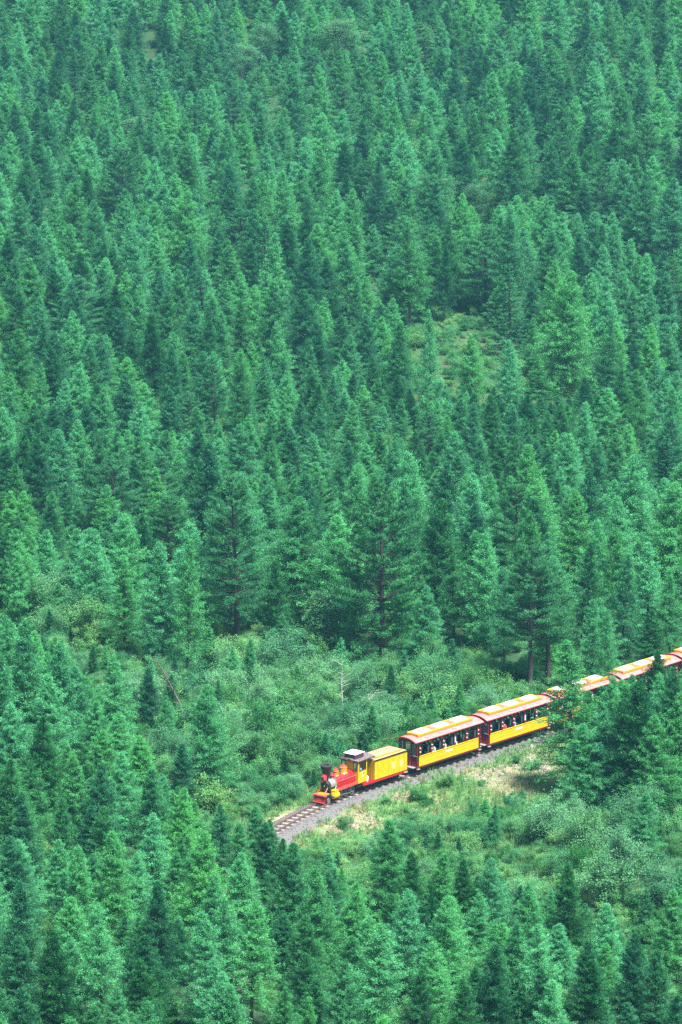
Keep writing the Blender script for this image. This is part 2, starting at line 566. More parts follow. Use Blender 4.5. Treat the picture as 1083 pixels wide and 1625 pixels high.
def conifer(r, H, Rr, cb, kind, dens=1.0):
    """returns (trunk mesh, crown mesh); nominal height H"""
    lean = r.normal(0, .012, 2)
    zt = np.linspace(0, H * .975, 12)
    wob = np.cumsum(r.normal(0, .012, (12, 2)), 0) * (H / 9)
    wob[0] = 0
    P = np.stack([lean[0] * zt + wob[:, 0], lean[1] * zt + wob[:, 1], zt], 1)
    r0 = (.0135 if kind == 'larch' else .016) * H
    rad = r0 * (1 - zt / (H * 1.01)) ** .8 + .008
    rad[0] *= 1.35
    paths, radii = [P], [rad]

    def axis(z):
        return np.stack([np.interp(z, zt, P[:, 0]), np.interp(z, zt, P[:, 1]), z], -1)
    if kind == 'larch': nb = int(42 * H * (1 - cb) * r.uniform(.9, 1.1) * dens)
    elif kind == 'pine': nb = int(13 * H * (1 - cb))
    else: nb = int(15 * H * (1 - cb))
    T = np.sort(r.uniform(0, 1, nb) ** (.95 if kind != 'pine' else 1.0))
    if kind == 'pine':
        T = np.clip(np.round(T * 11) / 11 + r.normal(0, .012, nb), 0, .99)
    if kind == 'spruce':
        T = np.clip(np.round(T * 20) / 20 + r.normal(0, .008, nb), 0, .99)
    az = np.arange(nb) * 2.399 + r.uniform(0, .9, nb)
    lob = 1 + (.13 if kind == 'larch' else .20) * np.sin(az * 2 + r.uniform(0, 6)) * np.sin(T * 9 + r.uniform(0, 6)) + .12 * np.sin(az * 3 + T * 14)
    cs, ds, ls, ws, tn = [], [], [], [], []
    lightside = []
    for i in range(nb):
        t = T[i]
        z0 = H * (cb + (1 - cb) * t) - .02
        if kind == 'larch':
            prof = (1 - t) ** .66 * (.70 + .30 * min(1, t / .25)) + .02
            e0, droop, tip = R(8 + 48 * t ** 1.1 + r.normal(0, 15)), .30 * (1 - t * .7), .12
        elif kind == 'pine':
            prof = (1 - t ** 1.7) ** .75 * (.65 + .35 * min(1, t / .3)) + .06
            e0, droop, tip = R(4 + 42 * t + r.normal(0, 8)), .20, .18
        else:
            prof = (1 - t) ** .95 + .03
            e0, droop, tip = R(-12 + 46 * t + r.normal(0, 5)), .16, .22
        if r.uniform() < .10: prof *= r.uniform(.45, .75)
        L = Rr * prof * lob[i] * (r.uniform(.72, 1.10) if r.uniform() < .9 else r.uniform(1.05, 1.3))
        a = az[i]
        hd = np.array([math.cos(a), math.sin(a), 0.0])
        sd_ = np.array([-math.sin(a), math.cos(a), 0.0])
        bend = r.normal(0, .09)
        b0 = axis(np.array([z0]))[0]

        def bp(s):
            s = np.asarray(s)[..., None]
            return b0 + hd * (L * s * math.cos(e0)) + sd_ * (L * bend * s * s) + np.array([0, 0, 1.0]) * (L * (s * math.sin(e0) - droop * s * s * 1.0 + tip * s ** 3))
        if L > .25 * Rr or i % 3 == 0:
            ss = np.array([0, .35, .7, .97])
            paths.append(bp(ss)); radii.append(np.array([.020, .014, .009, .004]) * (L / 1.4 + .35))
        # twigs along the limb
        nt_ = max(3, int(L * {'larch': 13, 'pine': 16, 'spruce': 15}[kind]))
        s0 = {'larch': .10, 'pine': .38, 'spruce': .1}[kind]
        s_ = s0 + (1 - s0) * (np.arange(nt_) + r.uniform(0, 1, nt_)) / nt_
        o = bp(s_)
        fw = bp(np.clip(s_ + .05, 0, 1.05)) - o
        fw /= np.linalg.norm(fw, axis=1, keepdims=True) + 1e-9
        sgn = np.where(r.uniform(size=nt_) < .5, -1.0, 1.0)
        tl = {'larch': .40 * L * (1 - s_) + .05 + .13 * (1 - t), 'pine': .34 * L * (1 - s_ * .6) + .10, 'spruce': .42 * L * (1 - s_) + .08}[kind] * r.uniform(.6, 1.25, nt_)
        td = fw * .75 + sd_ * sgn[:, None] * r.uniform(.4, 1.0, (nt_, 1))
        td[:, 2] += {'larch': r.normal(.05, .42, nt_), 'pine': r.normal(.25, .2, nt_), 'spruce': r.normal(-.12, .12, nt_)}[kind]
        td /= np.linalg.norm(td, axis=1, keepdims=True)
        kt = {'larch': 9, 'pine': 12, 'spruce': 8}[kind]
        q = (np.arange(kt) + r.uniform(0, 1, (nt_, kt))) / kt
        c = o[:, None, :] + td[:, None, :] * (q * tl[:, None])[..., None]
        c = c + r.normal(0, {'larch': .06, 'pine': .045, 'spruce': .015}[kind], c.shape)
        if kind == 'larch': c[..., 2] -= (q * tl[:, None]) ** 2 * .25
        dd = td[:, None, :] * {'larch': .9, 'pine': .5, 'spruce': 1.1}[kind] + r.normal(0, {'larch': .55, 'pine': .6, 'spruce': .35}[kind], c.shape)
        if kind == 'pine': dd[..., 2] += .5
        dd /= np.linalg.norm(dd, axis=2, keepdims=True)
        n = nt_ * kt
        cs.append(c.reshape(-1, 3)); ds.append(dd.reshape(-1, 3))
        ll = {'larch': .115, 'pine': .14, 'spruce': .12}[kind]
        ww = {'larch': .038, 'pine': .045, 'spruce': .06}[kind]
        ls.append(r.uniform(.7, 1.3, n) * ll); ws.append(r.uniform(.7, 1.3, n) * ww)
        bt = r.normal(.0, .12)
        tn.append(np.clip(.28 + bt + r.normal(0, .10, n) + .50 * np.repeat(s_, kt) * q.reshape(-1), 0, 1))  # lighter towards the tips: new growth, plus highlights painted into the tone
    c = np.concatenate(cs); d = np.concatenate(ds)
    l = np.concatenate(ls); w = np.concatenate(ws); t = np.concatenate(tn)
    v, f, t = tri_tufts(c, d, r.normal(0, 1, c.shape), l, w, t)
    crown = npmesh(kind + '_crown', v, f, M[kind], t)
    # a few bare dead stubs on the lower trunk
    for k in range(int(10 * cb * 3)):
        z = H * cb * r.uniform(.25, 1); a = r.uniform(0, 6.28); L = r.uniform(.15, .6)
        b0 = axis(np.array([z]))[0]
        e = b0 + np.array([math.cos(a) * L, math.sin(a) * L, r.uniform(-.15, .1)])
        paths.append(np.stack([b0, (b0 + e) / 2, e])); radii.append(np.array([.013, .009, .004]))
    tv, tf = tubes(paths, radii)
    trunk = npmesh(kind + '_trunk', tv, tf, M['pine_bark' if kind == 'pine' else 'bark'], smooth=True)
    return trunk, crown


def broadleaf(r, H, W, stems, kind, nleaf, bare=.15, bark='bark', leaf=.085):
    """birch or shrub: stems fork, leaf clumps gather along the outer twigs"""
    paths, radii, tips = [], [], []
    for s in range(stems):
        a = r.uniform(0, 6.28); sp = (r.uniform(.2, 1.0) if stems > 1 else .08) * W * .5
        top = np.array([math.cos(a) * sp, math.sin(a) * sp, H * r.uniform(.5, 1.08)])
        b0 = np.array([math.cos(a) * .1 * W * .3, math.sin(a) * .1 * W * .3, 0]) if stems > 1 else np.zeros(3)
        k = 8
        q = np.linspace(0, 1, k)[:, None]
        P = b0 * (1 - q) + top * q + np.cumsum(r.normal(0, .02 * H / 3, (k, 3)), 0) * (q > 0)
        P[:, :2] = b0[:2] + (P[:, :2] - b0[:2]) * (q ** 1.3) / np.maximum(q, .01)
        paths.append(P); radii.append((.011 * H) * (1 - .85 * q[:, 0]) + .004)
        nb = int((10 if stems > 1 else 46) * (H / 3) ** .5)
        for j in range(nb):
            qq = r.uniform(bare, .98)
            o = np.array([np.interp(qq, q[:, 0], P[:, m]) for m in range(3)])
            aa = r.uniform(0, 6.28)
            L = (W * .5) * (.35 + .5 * math.sin(PI * min(1, (1 - qq) * 1.1 + .12))) * r.uniform(.6, 1.15) * (.7 if stems > 1 else 1)
            e = o + np.array([math.cos(aa) * L, math.sin(aa) * L, L * r.uniform(.15, .75)])
            mid = (o + e) / 2 + np.array([0, 0, .05 * L])
            paths.append(np.stack([o, mid, e])); radii.append(np.array([.010, .006, .003]) * (H / 4 + .3))
            for u in (.45, .65, .85, 1.0):
                tips.append(o + (e - o) * u + r.normal(0, .05 * W, 3))
    tips = np.array(tips)
    per = max(6, nleaf // len(tips))
    sz = r.uniform(.45, 1.5, len(tips)) * (.085 if stems == 1 else .055) * W
    c = tips[:, None, :] + r.normal(0, 1, (len(tips), per, 3)) * sz[:, None, None] * np.array([1, 1, .62 if stems == 1 else .95])
    tone = np.clip(.42 + r.normal(0, .20, (len(tips), 1)) + r.normal(0, .06, (len(tips), per)), 0, 1)
    c = c.reshape(-1, 3); tone = tone.reshape(-1)
    ok = c[:, 2] > .04
    c = c[ok]; tone = tone[ok]
    n = len(c)
    d = r.normal(0, 1, (n, 3)); d[:, 2] *= .6
    d /= np.linalg.norm(d, axis=1, keepdims=True)
    side = np.cross(d, r.normal(0, .6, (n, 3)) + np.array([0, 0, 1.0]))
    side /= np.linalg.norm(side, axis=1, keepdims=True) + 1e-9
    L = r.uniform(.7, 1.3, n)[:, None] * leaf
    v = np.empty((n, 4, 3), np.float32)
    v[:, 0] = c; v[:, 1] = c + d * L * .5 + side * L * .32; v[:, 2] = c + d * L; v[:, 3] = c + d * L * .5 - side * L * .32
    crown = npmesh(kind + '_crown', v.reshape(-1, 3), np.arange(n * 4).reshape(n, 4), M[kind], tone)
    tv, tf = tubes(paths, radii, 4)
    trunk = npmesh(kind + '_stems', tv, tf, M[bark], smooth=True)
    return trunk, crown


pr = np.random.default_rng(21)
PROTO = {'larch': [], 'pine': [], 'spruce': [], 'birch': [], 'willow': [], 'shrub': []}
# (nominal height, crown radius, bare fraction of the trunk)
for H, Rr, cb in [(9, 1.95, .10), (9, 2.3, .07), (9, 1.75, .14), (9, 2.1, .20), (9, 2.5, .12), (9, 1.65, .08), (9, 1.85, .28), (9, 2.2, .16), (9, 1.5, .22), (9, 2.7, .1)]:
    PROTO['larch'].append((H, Rr, conifer(pr, H, Rr, cb, 'larch')))
AIRY = (len(PROTO['larch']), len(PROTO['larch']) + 1, len(PROTO['larch']) + 2)
for H, Rr, cb in [(9, 2.1, .20), (9, 1.8, .26), (9, 1.9, .14)]:
    PROTO['larch'].append((H, Rr, conifer(pr, H, Rr, cb, 'larch', .62)))
AIRY_AT = {909, 940, 957, 1062, 1005, 750, 684, 855, 190, 720, 1030, 985, 383, 343, 690, 592}
for H, Rr, cb in [(11, 2.5, .20), (11, 2.2, .30), (11, 2.7, .14)]:
    PROTO['pine'].append((H, Rr, conifer(pr, H, Rr, cb, 'pine')))
for H, Rr, cb in [(9, 1.9, .08), (9, 1.6, .12)]:
    PROTO['spruce'].append((H, Rr, conifer(pr, H, Rr, cb, 'spruce')))
for H, W, nl in [(8, 3.2, 11000), (8, 2.4, 8000)]:
    PROTO['birch'].append((H, W / 2, broadleaf(pr, H, W, 1, 'birch', nl, .25, 'birch_bark', .11)))
for H, W, st, nl in [(2.6, 2.8, 7, 9000), (2.6, 2.3, 6, 8000), (2.6, 3.2, 8, 11000)]:
    PROTO['willow'].append((H, W / 2, broadleaf(pr, H, W, st, 'willow', int(nl * 1.8), .1, 'bark', .075)))
for H, W, st, nl in [(1.6, 2.0, 6, 6000), (1.6, 1.6, 5, 5000), (1.6, 2.4, 7, 7000)]:
    PROTO['shrub'].append((H, W / 2, broadleaf(pr, H, W, st, 'shrub', int(nl * 1.6), .05, 'bark', .065)))

PROTO['sapling'] = PROTO['larch'][:5]
CAT = {'sapling': 'larch sapling', 'larch': 'larch', 'pine': 'pine', 'spruce': 'spruce', 'birch': 'birch', 'willow': 'willow bush', 'shrub': 'shrub'}
OBJ = {'sapling': 'larch_sapling', 'larch': 'larch_tree', 'pine': 'pine_tree', 'spruce': 'spruce_tree', 'birch': 'birch_tree', 'willow': 'willow_bush', 'shrub': 'leafy_shrub'}
GROUPS = {'sapling': 'young larches among the bushes', 'larch': 'larches of the forest', 'pine': 'pines at the edge of the forest', 'spruce': 'spruces among the larches', 'birch': 'birches in the forest',
          'willow': 'pale willow bushes round the railway', 'shrub': 'low green shrubs round the railway'}
FIRST = {}
PLANTED = []


def plant(kind, idx, p, H, width, rz, label, group=None):
    """one tree or bush: an Empty with a trunk and a crown below it"""
    nH, nR, (tm, cm) = PROTO[kind][idx]
    t = thing(OBJ[kind], label, CAT[kind], (p[0], p[1], p[2] - .05), rz, group or GROUPS[kind])
    t.scale = (width / (2 * nR), width / (2 * nR), H / nH)
    t.rotation_euler = (R(kr.normal(0, 1.6)), R(kr.normal(0, 1.6)), rz)
    a = link('stems' if kind in ('willow', 'shrub') else 'trunk', tm, t)
    b = link('crown', cm, t)
    FIRST.setdefault((kind, idx), (a, b))
    q_ = to_px(p[0], p[1], p[2] + H)
    PLANTED.append((t, kind, float(q_[0]), float(q_[1]), H, width))
    return t


def best_proto(kind, H, width, r, low=False):
    """the prototype whose slenderness comes nearest, with some chance"""
    L = PROTO[kind]
    ratio = width / H
    e = [abs(2 * q[1] / q[0] - ratio) / .2 + r.uniform(0, .9) for q in L]
    return int(np.argmin(e))


# notable trees: kind, x, y of the tip, y of the foot, crown width (photo pixels), label
NOTABLE = [
    ('larch', 652, 354, 535, 76, 'tall full larch with a pointed bright tip before a dark forest gap'),
    ('spruce', 812, 418, 568, 72, 'dark green spruce with layered upturned branches behind the grassy glade'),
    ('larch', 894, 432, 628, 116, 'broad tall larch with a thick dark bare trunk beside the grassy glade'),
    ('larch', 750, 530, 655, 62, 'slim open larch standing alone on the pale grass of the glade'),
    ('larch', 811, 541, 668, 56, 'grey green larch on the near edge of the glade, below the dark spruce'),
    ('larch', 855, 572, 655, 62, 'small ragged larch just left of the broad thick trunked larch'),
    ('larch', 684, 495, 688, 56, 'slender bright larch with a long bare stem left of the glade'),
    ('larch', 634, 512, 640, 52, 'slender larch beneath the tall pointed larch, left of the glade'),
    ('pine', 607, 772, 1058, 150, 'large old pine with layered boughs at the forest edge above the locomotive'),
    ('pine', 378, 760, 1036, 120, 'tall dark pine with bent bare trunk at the forest edge, left of birch'),
    ('pine', 841, 862, 1098, 112, 'tall pine with flat layered boughs right above the second yellow coach'),
    ('pine', 872, 868, 1085, 90, 'slightly shorter pine close behind the pine above the second coach'),
    ('larch', 909, 1024, 1262, 140, 'airy tall larch in front of the third coach with a dark bare lower trunk'),
    ('birch', 512, 836, 1045, 66, 'pale thin birch with a whitish stem between the two big pines'),
    ('birch', 385, 62, 140, 46, 'rounded pale green birch standing in a gap high on the slope'),
    ('birch', 420, 28, 118, 40, 'grey green birch with pale stems beside the gap high on the slope'),
    ('birch', 548, 22, 110, 66, 'broad pale green birch high on the slope right of the gap'),
    ('birch', 762, 285, 348, 44, 'small round crowned birch by the dark hollow in the upper forest'),
    ('larch', 258, 862, 1062, 96, 'wide dark larch, middle of the trio at the forest edge left of the pines'),
    ('larch', 297, 858, 1074, 74, 'tall narrow larch, right tree of the trio at the forest edge'),
    ('larch', 197, 893, 1042, 78, 'light green larch, left tree of the trio at the forest edge'),
    ('larch', 190, 1038, 1212, 84, 'pale feathery larch among the bushes below the trio of larches'),
    ('larch', 130, 1058, 1212, 96, 'rounded dense larch left of the pale feathery larch'),
    ('larch', 1005, 1078, 1292, 128, 'bright feathery larch standing between the camera and the fourth coach'),
    ('larch', 952, 1130, 1285, 112, 'short bushy larch under the hidden third coach, right of the airy larch'),
    ('larch', 1062, 1062, 1290, 104, 'tall larch in front of the fifth coach with a dark straight trunk'),
    ('larch', 1024, 1030, 1200, 84, 'slim bright larch tip rising between the fourth and fifth coaches'),
    ('larch', 940, 952, 1128, 74, 'light larch with a straight black trunk crossing the third coach'),
    ('larch', 957, 968, 1140, 50, 'thin larch, black stem just right of the straight trunk at the third coach'),
    ('larch', 617, 1304, 1478, 112, 'round topped larch standing nearest below the grassy bank'),
    ('larch', 410, 1282, 1425, 84, 'dark larch whose tip touches the left end of the visible rails'),
    ('larch', 385, 1308, 1460, 70, 'larch just left of the one that touches the end of the rails'),
    ('larch', 462, 1338, 1500, 104, 'leafy larch directly below the visible stretch of rails'),
    ('larch', 320, 1322, 1520, 124, 'broad dark larch with long level boughs left of the rails'),
    ('larch', 445, 1566, 1740, 74, 'bright pointed larch, left of the twin tips at the bottom edge'),
    ('larch', 487, 1580, 1740, 62, 'bright pointed larch, right of the twin tips at the bottom edge'),
    ('larch', 1072, 1412, 1560, 88, 'dark larch at the right edge of the picture below the bushes'),
    ('larch', 1018, 1256, 1375, 70, 'small conical larch among the bushes right below the airy larch'),
]
PLAIN = [  # other tips that can be read in the photograph
    ('larch', 960, 1088, 1172, 62), ('larch', 985, 1078, 1162, 62), ('larch', 1008, 1070, 1158, 64), ('larch', 1036, 1052, 1150, 66), ('larch', 1062, 1064, 1142, 58), ('larch', 1085, 1058, 1136, 62), ('larch', 934, 1100, 1182, 58),
    ('larch', 75, 1035, 1190, 92), ('larch', 20, 978, 1150, 92), ('larch', 112, 1080, 1215, 84), ('larch', 155, 1112, 1245, 84), ('larch', 60, 1000, 1120, 70), ('larch', 95, 1048, 1160, 66),
    ('larch', 430, 1306, 1442, 84), ('larch', 452, 1332, 1470, 76),
    ('larch', 140, 1075, 1180, 70), ('larch', 100, 1015, 1120, 70), ('larch', 50, 985, 1100, 72), ('larch', 190, 1130, 1260, 80), ('larch', 225, 1165, 1290, 78), ('larch', 165, 1160, 1290, 84), ('larch', 235, 1060, 1165, 56), ('larch', 290, 1180, 1290, 66),
    ('larch', 360, 1430, 1612, 96), ('larch', 343, 1520, 1700, 96), ('larch', 385, 1350, 1500, 80), ('larch', 365, 1560, 1745, 92), ('larch', 340, 1390, 1560, 90),
    ('larch', 965, 1078, 1262, 88), ('larch', 990, 1088, 1270, 84), ('larch', 1044, 1070, 1262, 88), ('larch', 1068, 1078, 1268, 84), ('larch', 935, 1098, 1250, 80),
    ('larch', 1040, 1140, 1310, 110), ('larch', 980, 1112, 1275, 88), ('larch', 925, 1150, 1290, 96), ('larch', 1078, 1100, 1300, 100), ('larch', 1090, 1062, 1290, 90), ('larch', 1048, 1100, 1285, 80),
    ('larch', 425, 1302, 1430, 66), ('larch', 30, 1120, 1300, 110), ('larch', 80, 1070, 1260, 100),
    ('larch', 485, 380, 545, 74), ('larch', 430, 370, 525, 62), ('larch', 20, 410, 540, 58), ('larch', 64, 472, 602, 62), ('larch', 192, 488, 596, 62),
    ('larch', 248, 500, 650, 72), ('larch', 62, 578, 692, 44), ('larch', 98, 603, 704, 48), ('larch', 275, 548, 702, 58), ('larch', 330, 510, 630, 64),
    ('larch', 383, 568, 738, 62), ('larch', 450, 510, 645, 52), ('larch', 455, 588, 704, 52), ('larch', 495, 540, 650, 34), ('larch', 225, 638, 752, 62),
    ('pine', 343, 568, 704, 48), ('larch', 300, 378, 505, 54), ('larch', 460, 272, 424, 68), ('larch', 35, 306, 420, 62), ('larch', 15, 70, 160, 44),
    ('larch', 25, 165, 270, 54), ('larch', 600, 250, 400, 48), ('larch', 818, 272, 372, 52), ('larch', 737, 308, 432, 60), ('larch', 925, 290, 410, 56),
    ('larch', 955, 388, 500, 50), ('larch', 1058, 430, 565, 56), ('larch', 1025, 462, 590, 56), ('larch', 960, 508, 650, 60), ('larch', 557, 446, 585, 52),
    ('larch', 705, 390, 520, 46), ('larch', 555, 300, 440, 60), ('larch', 890, 640, 748, 60), ('larch', 818, 646, 760, 56), ('larch', 743, 640, 760, 52),
    ('larch', 930, 640, 760, 54), ('larch', 845, 505, 600, 44), ('larch', 1010, 540, 660, 52), ('larch', 560, 640, 760, 54), ('larch', 500, 690, 800, 60),
    ('larch', 430, 700, 830, 62), ('larch', 80, 800, 900, 62), ('larch', 170, 770, 890, 66), ('larch', 250, 740, 870, 60), ('larch', 30, 875, 1000, 56),
    ('larch', 770, 846, 1042, 96), ('larch', 720, 880, 1035, 70), ('larch', 672, 930, 1060, 76), ('larch', 440, 890, 1035, 70), ('larch', 560, 900, 1050, 60),
    ('larch', 1030, 864, 1052, 94), ('larch', 1062, 905, 1062, 70), ('larch', 985, 880, 1060, 72), ('larch', 925, 860, 1040, 70), ('larch', 800, 900, 1060, 66),
    ('larch', 40, 985, 1245, 116), ('larch', 95, 1020, 1240, 96), ('larch', 5, 1040, 1280, 110), ('larch', 70, 1138, 1312, 98), ('larch', 15, 1208, 1400, 104),
    ('larch', 125, 1200, 1370, 88), ('larch', 165, 1212, 1380, 84), ('larch', 200, 1196, 1340, 84), ('larch', 245, 1220, 1375, 88), ('larch', 285, 1250, 1400, 84),
    ('larch', 103, 1266, 1430, 70), ('larch', 45, 1258, 1440, 80), ('larch', 240, 1290, 1450, 84), ('larch', 180, 1320, 1500, 96), ('larch', 130, 1345, 1530, 90),
    ('larch', 355, 1275, 1410, 70), ('larch', 512, 1376, 1560, 104), ('larch', 400, 1430, 1640, 104), ('larch', 250, 1402, 1600, 92), ('larch', 35, 1400, 1620, 110),
    ('larch', 690, 1352, 1500, 84), ('larch', 735, 1362, 1500, 64), ('larch', 783, 1362, 1505, 84), ('larch', 655, 1352, 1495, 66), ('larch', 900, 1372, 1530, 92),
    ('larch', 842, 1402, 1560, 80), ('larch', 705, 1422, 1610, 110), ('larch', 962, 1434, 1590, 78), ('larch', 592, 1468, 1680, 124), ('larch', 775, 1500, 1700, 110),
    ('larch', 855, 1468, 1640, 92), ('larch', 640, 1410, 1600, 90), ('larch', 1000, 1480, 1650, 96), ('larch', 1035, 1510, 1680, 86), ('larch', 870, 1556, 1740, 90),
    ('larch', 735, 1556, 1750, 96), ('larch', 560, 1400, 1540, 84), ('larch', 330, 1450, 1640, 100), ('larch', 160, 1440, 1640, 100), ('larch', 90, 1480, 1700, 110),
    ('larch', 540, 1530, 1720, 100), ('larch', 660, 1540, 1720, 96), ('larch', 930, 1520, 1700, 96), ('larch', 1070, 1580, 1760, 100), ('larch', 350, 1545, 1740, 100),
]
trees = []          # dicts of every tree; the first ones are explicit
kr = np.random.default_rng(5)
for it in NOTABLE + PLAIN:
    kind, x, yt, yb, w = it[:5]
    p = at(x, yb)
    H = height_for(p, yt)
    s = FPX / (p[1] * math.cos(PITCH) + (HC - p[2]) * math.sin(PITCH))
    trees.append(dict(kind=kind, p=p, H=H, w=w / s * 1.08, rz=kr.uniform(0, 6.28), label=it[5] if len(it) > 5 else None, fixed=True, airy=(x in AIRY_AT and kind == 'larch')))

TOPLINE = [(-80, 950), (0, 965), (60, 975), (110, 1015), (150, 1060), (200, 1150), (300, 1250), (350, 1300), (400, 1320), (430, 1310), (460, 1345), (540, 1380), (600, 1350), (700, 1365), (880, 1385), (960, 1440), (1010, 1480), (1083, 1440), (1180, 1440)]
tlx, tly = zip(*TOPLINE)


def density_noise(x, y):
    return .5 + .25 * math.sin(x * .13 + 2.1 + .5 * math.sin(y * .05)) * math.sin(y * .071 + 1.0) + .25 * math.sin(x * .047 - y * .033 + 2)


# a tree of the filling must leave the upper part of the measured trees behind it in sight
FREE = []
for t in trees:
    a, b = to_px(t['p'][0], t['p'][1], t['p'][2] + t['H'])
    c, d = to_px(*t['p'])
    w_ = t['w'] * FPX / (t['p'][1] * 1.03)
    FREE.append((a, b, b + (d - b) * (.66 if t['label'] else .40), w_ * .5, t['p'][1]))

cell = {}


def near_ok(x, y, rad):
    cx, cy_ = int(x // 4), int(y // 4)
    for i in range(cx - 1, cx + 2):
        for j in range(cy_ - 1, cy_ + 2):
            for (a, b, rr) in cell.get((i, j), ()):
                if math.hypot(a - x, b - y) < (rad + rr) / 2: return False
    return True


def put(x, y, rad):
    cell.setdefault((int(x // 4), int(y // 4)), []).append((x, y, rad))


for t in trees: put(t['p'][0], t['p'][1], t['w'] * .75)
tr = np.random.default_rng(11)
for k in range(42000):
    y = tr.uniform(150, 640)
    half = y * .0945 + 9
    if tr.uniform() > half / 70: continue
    x = tr.uniform(-half, half)
    z = float(gz(x, y))
    px, py = to_px(x, y, z)
    if inside(px, py, NO_TREES) or hollow(px, py): continue
    if dist_trk(x, y) < (1.5 if px < 400 else 2.4): continue
    fr = in_front(x, y)
    dn = density_noise(x, y)
    # stand heights
    if py > 1250: H = tr.uniform(6.2, 9.2)
    elif py > 1100: H = tr.uniform(6, 9)
    elif py > 900: H = tr.uniform(7.5, 10.5)
    elif py > 640: H = tr.uniform(4.6, 8.2) * (.85 + .3 * dn)
    elif py > 520: H = tr.uniform(5.5, 9.5)
    elif py > 300: H = tr.uniform(6.5, 10) * (.85 + .25 * dn)
    else: H = tr.uniform(5.6, 8.8) * (.85 + .25 * dn)
    H *= (.7 if tr.uniform() < .14 else 1)
    if 540 < px < 960 and 630 < py < 790: H *= .66
    elif py < 640 and tr.uniform() < .1: H *= 1.2
    if fr:
        ty = np.interp(px, tlx, tly) + 12
        Hm = height_for((x, y, z), ty)
        if Hm < 2.2: continue
        H = min(H, Hm * tr.uniform(.8, 1.0))
    w = H * tr.uniform(.44, .64) + .45
    wp = w * FPX / (y * 1.03) * .42
    cap = 0
    for a, b, c, hw, yy in FREE:
        if yy > y and abs(px - a) < hw * .8 + wp and py > b: cap = max(cap, c)
    if cap:
        if cap >= py - 20: continue
        Hm = height_for((x, y, z), cap)
        if Hm < H:
            if Hm < 2.6: continue
            H = Hm; w = min(w, H * .6 + .3)
    sp = w * (.74 if py > 1100 else .72 if py > 640 else .72)
    if inside(px, py, GLADE): continue
    if (inside(px, py, GLADE2) or inside(px, py, GLADE3)) and tr.uniform() < .8: continue
    if not near_ok(x, y, sp): continue
    put(x, y, sp)
    u = tr.uniform()
    kind = 'larch'
    if py < 1100:
        if u < .035: kind = 'pine'; w *= 1.15
        elif u < .06: kind = 'spruce'
        elif u < .075: kind = 'birch'; H *= .85
    trees.append(dict(kind=kind, p=np.array([x, y, z]), H=H, w=w, rz=tr.uniform(0, 6.28), label=None, fixed=False))


def zone_label(kind, x, y):
    px, py = to_px(x, y, float(gz(x, y)))
    side = 'left' if px < 541 else 'right'
    if kind == 'larch':
        if in_front(x, y): return ('green larch of the near stand on the left, between camera and railway' if px < 400 else 'green larch of the near stand below the bushy bank')
        if py > 850: return 'tall green larch along the forest edge behind the railway, %s part' % side
        if py > 620: return 'light green young larch in the middle forest, %s half' % side
        return 'blue green larch of the upper slope forest, %s half' % side
    if py > 620: return {'pine': 'layered %s in the middle forest, %s half', 'spruce': 'dark %s in the middle forest, %s half', 'birch': 'pale round crowned %s in the middle forest, %s half'}[kind] % (kind, side)
    return {'pine': 'layered %s on the upper slope, %s half', 'spruce': 'dark narrow %s on the upper slope, %s half', 'birch': 'pale round crowned %s on the upper slope, %s half'}[kind] % (kind, side)


# which larches show: tip inside the frame
def show_size(t):
    x, y, z = t['p']
    a, b = to_px(x, y, z + t['H'])
    if not (-10 < a < PW + 10 and -10 < b < PH - 6): return 0
    return t['H'] * t['w'] / (y * y)


others = [t for t in trees if t['kind'] != 'larch']
lar = [t for t in trees if t['kind'] == 'larch']
lar.sort(key=lambda t: (-(t['label'] is not None), -show_size(t)))
single, mass = lar[:300], lar[300:]
stats = dict(larch=len(lar), others=len(others))
massother = []
for t in others + single:
    if t['kind'] != 'larch' and show_size(t) == 0:
        massother.append(t); continue
    x, y, z = t['p']
    idx = best_proto(t['kind'], t['H'], t['w'], kr)
    if t.get('airy'): idx = AIRY[int(kr.integers(0, 3))]
    plant(t['kind'], idx, t['p'], t['H'], t['w'], t['rz'], t['label'] or 'AUTO')


